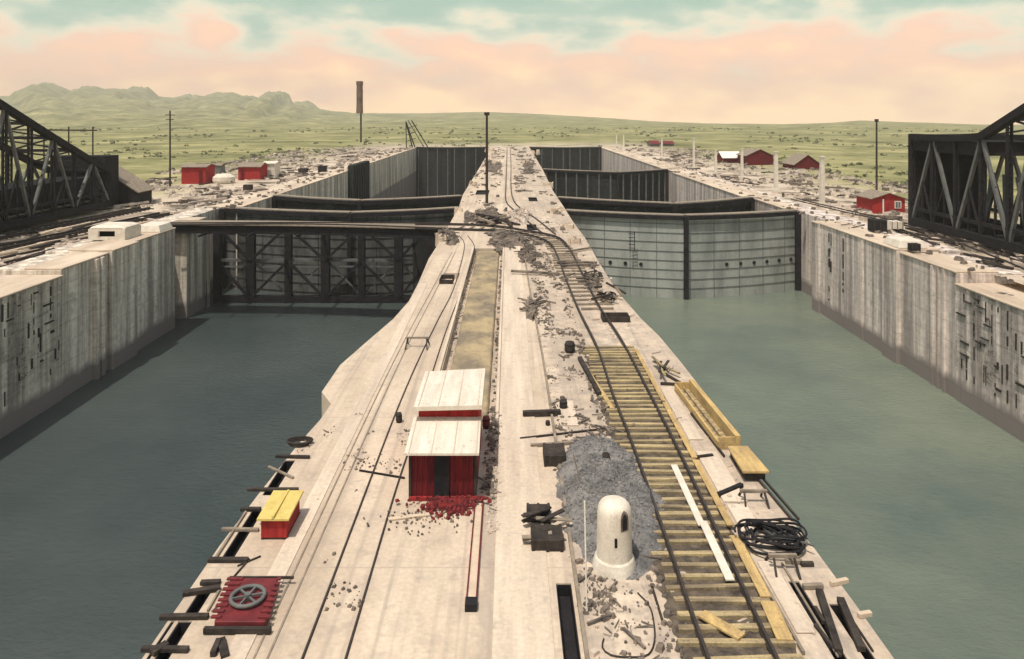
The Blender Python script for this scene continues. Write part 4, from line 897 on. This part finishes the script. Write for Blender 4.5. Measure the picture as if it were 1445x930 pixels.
# small trestles
def trestle(x, y, w_, d_, h, label):
    t = thing('trestle', label, 'trestle', (x,y,0))
    for sx in (-1,1):
        for sy in (-1,1):
            b = MB(); b.beam((x+sx*w_/2*1.15,y+sy*d_/2*1.2,0),(x+sx*w_/2,y+sy*d_/2*.3,h),.06); b.build('leg', M['dwood'], t)
    b = MB(); b.beam((x-w_/2-.12,y,h),(x+w_/2+.12,y,h),.10); b.build('beam', M['wood'], t)
trestle(8.55,26.0,.7,.7,.4,'small dark trestle below the orange crate'); trestle(8.15,22.15,.6,.8,.42,'small trestle just below the iron tangle'); trestle(-5.35,43.5,1.1,1.0,.55,'small pale trestle astride the thin rails beyond the shed')
# tangle of bent iron
t = thing('iron_tangle', 'tangled heap of bent dark iron bars and hoops on the right edge', 'scrap iron', (8.5,23.4,0))
rt = random.Random(9)
for k in range(9):
    cx, cy = 8.45+rt.uniform(-.25,.25), 23.5+rt.uniform(-.25,.25); ra, rb_ = rt.uniform(.65,1.15), rt.uniform(.45,.8); th = rt.uniform(-.3,.3); tl = rt.uniform(-.25,.25)
    pts = []
    a0, a1 = rt.uniform(0,6.28), rt.uniform(3.6,6.1)
    for i in range(26):
        a = a0+a1*i/25; u, v = ra*math.cos(a), rb_*math.sin(a); pts.append((cx+u*math.cos(th)-v*math.sin(th), cy+u*math.sin(th)+v*math.cos(th), .12+.05*k+tl*u*.4+.06*math.sin(3*a)))
    b = MB(); b.tube([(p[0],p[1],max(.04,p[2])) for p in pts], .035 if k % 3 else .05, 6); b.build('hoop', M['steel'], t)
for k in range(10):
    a = rt.uniform(0,PI); x_, y_ = 8.5+rt.uniform(-.5,.5), 23.5+rt.uniform(-.4,.4); d = Vector((math.cos(a)*rt.uniform(.3,.9), math.sin(a)*.6, rt.uniform(-.1,.15))); z_ = rt.uniform(.15,.4)
    b = MB(); b.beam(Vector((x_,y_,z_))-d, Vector((x_,y_,z_))+d, .05); b.build('bar', M['steel' if k % 2 else 'steelg'], t)
t = thing('rope_coil', 'dark coil of rope lying at the left edge by the farthest slot', 'rope coil', (-8.6,30.6,0))
for k in range(3):
    c = at(423,627); b = MB(); b.tube([c+Vector((.42*math.cos(a*PI/10)*(1+.12*k), .32*math.sin(a*PI/10), .05+.06*k)) for a in range(20)], .04, 6); b.build('loop', M['dwood'], t)
# thin stakes
for (px,py,top,dx,lab,mm_) in [(828,866,707,-3,'thin white stake standing left of the white stub tower','white'),(823,700,640,-14,'leaning thin pale stake on the gravel heap','wood')]:
    p = at(px,py); q = Vector((p.x+dx*p.y/F, p.y, (py-top)*p.y/F)); b = MB(); b.tube([p,q],.022,6); tag(b.build('stake', M[mm_]), lab, 'stake')
# cable loop on the concrete
b = MB(); b.tube(rs([at(852,903)+Vector((0,0,.03)),at(850,915)+Vector((0,0,.03)),at(862,926)+Vector((0,0,.03)),at(890,929)+Vector((0,0,.03)),at(915,925)+Vector((0,0,.03)),at(924,900)+Vector((0,0,.03)),at(918,860)+Vector((0,0,.03)),at(900,838)+Vector((0,0,.03))],.15),.022,6); tag(b.build('cable', M['dwood']), 'thin dark cable looped on the concrete below the white stub tower', 'cable')
# crates, barrels and frames
def crate(x, y, w_, d_, h, m_, label, open_=False, rz=0, z=0):
    t = thing('crate', label, 'crate', (x,y,z)); t.rotation_euler.z = 0
    if open_:
        b = MB(); b.box(x-w_/2,x+w_/2,y-d_/2,y-d_/2+.06,z,z+h); b.box(x-w_/2,x+w_/2,y+d_/2-.06,y+d_/2,z,z+h); b.box(x-w_/2,x-w_/2+.06,y-d_/2+.06,y+d_/2-.06,z,z+h); b.box(x+w_/2-.06,x+w_/2,y-d_/2+.06,y+d_/2-.06,z,z+h); b.build('side', M[m_], t)
    else:
        b = MB(); b.box(x-w_/2,x+w_/2,y-d_/2,y+d_/2,z+.03,z+h); b.build('body', M[m_], t, bevel=.01)
        for s in (-1,0,1):
            b = MB(); b.box(x+s*w_*.44-.04,x+s*w_*.44+.04,y-d_/2-.02,y+d_/2+.02,z,z+h+.02); b.build('batten', M['dwood'], t)
    return t
def barrel(px, py, label, r_=.28, h=.75, m_='dwood'):
    p = at(px,py); t = thing('barrel', label, 'barrel', p)
    b = MB(); b.lathe([(r_*.8,0),(r_,h*.3),(r_,h*.7),(r_*.8,h)], p, 14); b.build('body', M[m_], t, smooth=True)
    b = MB(); b.lathe([(r_*.99,h*.2),(r_*1.03,h*.22),(r_*1.03,h*.28),(r_*1.0,h*.3)], p, 14); b.lathe([(r_*1.0,h*.7),(r_*1.03,h*.72),(r_*1.03,h*.78),(r_*.99,h*.8)], p, 14); b.build('hoop', M['steel'], t)
crate(1.78,29.2,.85,1.1,.42,'dwood','black crate just left of the gravel heap'); crate(7.05,49.3,1.8,1.2,.35,'dwood','low dark open frame box near the curved track at the right edge',True)
crate(-5.05,60.8,1.1,2.0,.35,'dwood','dark box on the left part of the wall before the bridge',True); crate(1.2,23.5,1.0,.9,.35,'dwood','big dark box in the debris left of the white stub tower')
crate(1.0,25.0,.8,.7,.3,'dwood','upper dark box in the debris left of the white stub tower')
barrel(563,596,'dark keg on the thin rail left of the shed roof',.14,.42); barrel(686,604,'dark keg close against the right side of the shed',.17,.5,'maroon'); barrel(804,497,'round black barrel beyond the gravel heap',.3,.6); barrel(795,577,'small black barrel behind the thick baulk',.18,.42); barrel(773,600,'tiny keg below the thick baulk',.1,.2)
barrel(855,668,'dark keg on the gravel heap',.17,.75)
t = thing('scrap_boards', 'jumbled dark boards tipped together left of the white stub tower', 'scrap timber', (1.2,24.3,0))
for k in range(9):
    a = rt.uniform(-.6,.6); x_, y_ = 1.15+rt.uniform(-.35,.35), 24.2+rt.uniform(-.9,.9); l = rt.uniform(.3,.6); b = MB(); b.beam((x_-l*math.cos(a),y_-l*math.sin(a),.15+.04*k),(x_+l*math.cos(a),y_+l*math.sin(a),.2+rt.uniform(-.05,.25)+.03*k),.16,.04); b.build('board', M['dwood' if k % 3 else 'wood'], t)
# yellow timber stack at the trough's far end
t = thing('timber_stack', 'loose heap of yellow timbers at the far end of the yellow trough', 'timber stack', (8.4,38.4,0))
for k in range(8):
    a = rt.uniform(1.1,2.3); x_, y_ = 8.15+rt.uniform(-.3,.3), 39.2+rt.uniform(-1,.6); l = rt.uniform(.5,1.1); b = MB(); b.beam((x_-l*math.cos(a),y_-l*math.sin(a),.08+.06*k),(x_+l*math.cos(a),y_+l*math.sin(a),.12+.06*k),.12,.07); b.build('timber', M['tie' if k % 2 else 'dwood'], t)
# mooring lattice near the bend
for (px,py,sc,lab) in [(860,425,1,'heap of dark iron wheels and gear beside the bend of the curved track'),(838,395,.8,'dark gear heap beyond the bend of the curved track'),(700,312,2.2,'dark heap of timbers in the middle wall under the tall pole')]:
    p = at(px,py); t = thing('scrap_heap', lab, 'scrap heap', p)
    for k in range(12):
        a = rt.uniform(0,PI); l = rt.uniform(.3,.9)*sc; q = p+Vector((rt.uniform(-1,1)*sc*.8, rt.uniform(-2,2)*sc, .15+rt.uniform(0,.5))); d = Vector((math.cos(a)*l,math.sin(a)*l,rt.uniform(-.2,.3))); b = MB(); b.beam(q-d,q+d,.16*sc,.12*sc); b.build('baulk', M['dwood' if k % 3 else 'wood'], t)
    for k in range(2):
        q = p+Vector((rt.uniform(-.5,.5)*sc, rt.uniform(-1,1)*sc, .35)); b = MB(); b.tube([q+Vector((.42*sc*math.cos(i*PI/8),.42*sc*math.sin(i*PI/8),.1*math.sin(i*PI/8))) for i in range(17)],.06*sc,6); b.build('wheel_rim', M['steel'], t)

# ------------------------------------------------------------------ rubble and small rubbish
def scatter(name, mm_, n_, fn, r0, r1, label):
    b = MB()
    for i in range(n_):
        p = fn(); 
        if p is None: continue
        r_ = r0+(r1-r0)*1.6*random.random()**3
        if random.random() < .22:
            a = random.uniform(0,PI); d = Vector((math.cos(a),math.sin(a),random.uniform(-.1,.1)))*r_*random.uniform(1.5,4); q = Vector(p)+Vector((0,0,r_*.4)); b.beam(q-d, q+d, r_*.5, r_*.35)
        else: b.rock(p, r_)
    tag(b.build(name, M[mm_]), label, 'rubble', kind='stuff')
def inslot(x, y): return any(a-.1 < x < e+.1 and c-.1 < y < d+.1 for (a,e,c,d,h) in SLOTS)
def mid(a, e, c, d, k=1.0):
    def f():
        x = random.uniform(a,e); y = c+(d-c)*random.random()**k
        return None if inslot(x,y) else (x,y,.02)
    return f
def clump(a, e, c, d, sc=.25, thr=.15, z=.02):
    def f():
        for _ in range(20):
            x, y = random.uniform(a,e), random.uniform(c,d)
            if noise.noise(Vector((x*sc*2.5,y*sc,7))) > thr and not inslot(x,y): return (x,y,z)
    return f
scatter('rubble','rubd',1500,clump(1.9,4.4,16,75,.4,.05),.02,.11,'dark chips of rubble strewn over the right half of the middle wall')
scatter('rubble','rub',1100,mid(2.0,8.6,17,90),.02,.10,'pale chips of rubble strewn over the right half of the middle wall')
scatter('rubble','rubd',480,clump(1.2,7.4,60,320,.12,.1),.10,.4,'dark rubble on the far middle wall')
scatter('rubble','rubd',300,clump(-7.3,-1.6,98,320,.12,.05),.12,.4,'dark rubble on the far left part of the middle wall')
scatter('rubble','rubd',260,clump(-8.6,-3.8,16,34,.5,.25),.02,.06,'fine dark chips on the left part of the middle wall')
scatter('rubble','rubd',120,lambda:(random.gauss(2.6,.25),random.gauss(20.8,.6),.03),.03,.09,'dark chips on the ground left of the stub tower foot')
scatter('rubble','rub',160,lambda:(random.uniform(-.75,-.3),random.uniform(24,33),.03),.02,.07,'small stones right of the white roofed shed')
scatter('rubble','rubd',160,lambda:(random.gauss(-.7,.15),random.uniform(26,34),.05),.03,.10,'dark stones in a line right of the white roofed shed')
scatter('rubble','rubd',260,lambda:(random.choice((-3.42,-.72))+random.gauss(0,.05),random.uniform(33,76),-.15),.04,.12,'dark stones along both edges of the sand trench')
scatter('rubble','rubd',200,lambda:(random.gauss(4.2,.25),random.uniform(15,46),.04),.04,.13,'dark stones along the left ends of the sleepers')
def bank(sg, x0_, x1_, y0_, y1_):
    def f():
        for _ in range(10):
            x, y = random.uniform(x0_,x1_), random.uniform(y0_,y1_)
            if noise.noise(Vector((x*.12,y*.06,sg*5))) > -.05: return (sg*x, y, gz(sg*x,y)+.05)
    return f
scatter('rubble','rub',2600,bank(-1,47.5,86,100,330),.2,.75,'pale rubble over the left bank')
scatter('rubble','rubd',1000,bank(-1,47.5,92,100,330),.2,.8,'dark rubble over the left bank')
scatter('rubble','rub',2600,bank(1,47.5,80,60,330),.15,.6,'pale rubble over the right bank')
scatter('rubble','rubd',1500,bank(1,47.5,85,60,330),.15,.7,'dark rubble over the right bank')
scatter('rubble','rub',900,bank(-1,47.5,60,60,100),.1,.4,'pale stones below the left steel bridge')
scatter('rubble','brick',60,bank(-1,47.5,55,60,80),.1,.35,'orange broken bricks below the left steel bridge')
scatter('rubble','rubd',260,lambda:(-random.uniform(41,46),random.uniform(110,325),-.1),.15,.5,'dark stones on the far left coping')
scatter('rubble','rubd',260,lambda:(random.uniform(41.4,46),random.uniform(60,325),-.4),.12,.4,'dark stones on the right coping')
# loose timbers on both banks: one kind each, copied
proto = None
def loose(n_, fn, lab, grp, mm_):
    proto = None
    for i in range(n_):
        x, y, z, rz, sc = fn()
        if proto is None:
            b = MB(); b.beam((-2.2,0,.12),(2.2,0,.12),.3,.22); proto = b.build('baulk', M[mm_], bevel=.02); o_ = proto
        else: o_ = proto.copy(); C.objects.link(o_)
        o_.location = (x,y,z); o_.rotation_euler = (0,random.uniform(-.04,.04),rz); o_.scale = (sc,1,1); tag(o_, lab, 'baulk', grp)
loose(34, lambda:(-random.uniform(47.5,57),random.uniform(58,100),-.75,PI/2+random.gauss(-.12,.14),random.uniform(.6,1.8)), 'dark timber baulk among others on the bank below the left steel bridge','dark baulks on the left bank','dwood')
loose(26, lambda:(-random.uniform(47.5,57),random.uniform(58,100),-.72,PI/2+random.gauss(-.12,.14),random.uniform(.6,1.8)), 'pale timber baulk among others on the bank below the left steel bridge','pale baulks on the left bank','lwood')
loose(26, lambda:(random.uniform(46,50),random.uniform(54,92),-.7,PI/2+random.gauss(.1,.4),random.uniform(.3,.9)), 'dark timber baulk among others on the bank below the right steel bridge','dark baulks on the right bank','dwood')
loose(30, lambda:(-random.uniform(42,62),random.uniform(125,300),-.3,random.uniform(0,PI),random.uniform(.3,.9)), 'dark timber lying on the far left bank','dark timbers on the far left bank','dwood')
loose(30, lambda:(random.uniform(46,70),random.uniform(112,300),-.5,random.uniform(0,PI),random.uniform(.3,.9)), 'dark timber lying on the far right bank','dark timbers on the far right bank','dwood')
for (px,py,w_,h_,lab,mm_) in [(455,243,1.8,1.6,'small black box on the left wall before the tall chimney','steel'),(1238,326,1.6,1.4,'dark round-cornered engine box in front of the bright red hut','steel'),(1262,322,1.5,.9,'pale concrete crate beside the dark box in front of the bright red hut','concw'),(1290,353,.9,.7,'small dark box on the right wall before the steel bridge','steel'),(428,243,2,1.0,'low dark crate on the far left wall','dwood'),(350,268,1.4,1.0,'low dark crate near the left gates','dwood')]:
    p = at(px,py,-.3); crate(p.x,p.y,w_,w_,h_,mm_,lab,z=-.32)

# ------------------------------------------------------------------ scrub
b = MB(); rng = random.Random(4)
def bush(x, y, z, s):
    for i in range(int(14)):
        a = rng.uniform(0,2*PI); e = rng.uniform(0,1); rr_ = s*rng.uniform(.3,1); c = Vector((x+rr_*math.cos(a), y+rr_*math.sin(a), z+s*.9*e*(1.1-rr_/s*.5)))
        u = Vector((rng.uniform(-1,1),rng.uniform(-1,1),rng.uniform(-.4,1))).normalized()*s*.42; v_ = u.cross(Vector((rng.uniform(-1,1),rng.uniform(-1,1),rng.uniform(-1,1)))).normalized()*s*.36
        b.bm.faces.new([b.bm.verts.new(q) for q in (c-u, c+v_, c+u, c-v_*.8)])
cnt = 0
while cnt < 1300:
    sg = rng.choice((-1,1)); y = 120+780*rng.random()**1.4; x = sg*(rng.uniform(62,75)+rng.random()*y*.75)
    if y > 345: x = rng.uniform(-.8,.8)*y
    if noise.noise(Vector((x*.02,y*.012,11))) < .12 and rng.random() < .93: continue
    bush(x,y,gz(x,y)-.2, rng.uniform(.3,.95)*(1+y/700)); cnt += 1
tag(b.build('scrub', M['leaf']), 'patchy low green scrub over the fields beyond both banks', 'scrub', kind='stuff')

# ------------------------------------------------------------------ haze
HAZE = 0.00019
if HAZE:
    m = bpy.data.materials.new('haze'); m.use_nodes = True; nt = m.node_tree; nt.nodes.clear()
    o_ = nt.nodes.new('ShaderNodeOutputMaterial'); v_ = nt.nodes.new('ShaderNodeVolumePrincipled'); v_.inputs['Color'].default_value = (.95,.94,.86,1); v_.inputs['Density'].default_value = HAZE; v_.inputs['Anisotropy'].default_value = -0.2
    nt.links.new(v_.outputs[0], o_.inputs['Volume'])
    b = MB(); b.box(-4900,7740,-200,5300,-420,262); o_ = b.build('haze', m); tag(o_, 'pale bluish haze lying over the far plain and hills', 'haze', kind='stuff')
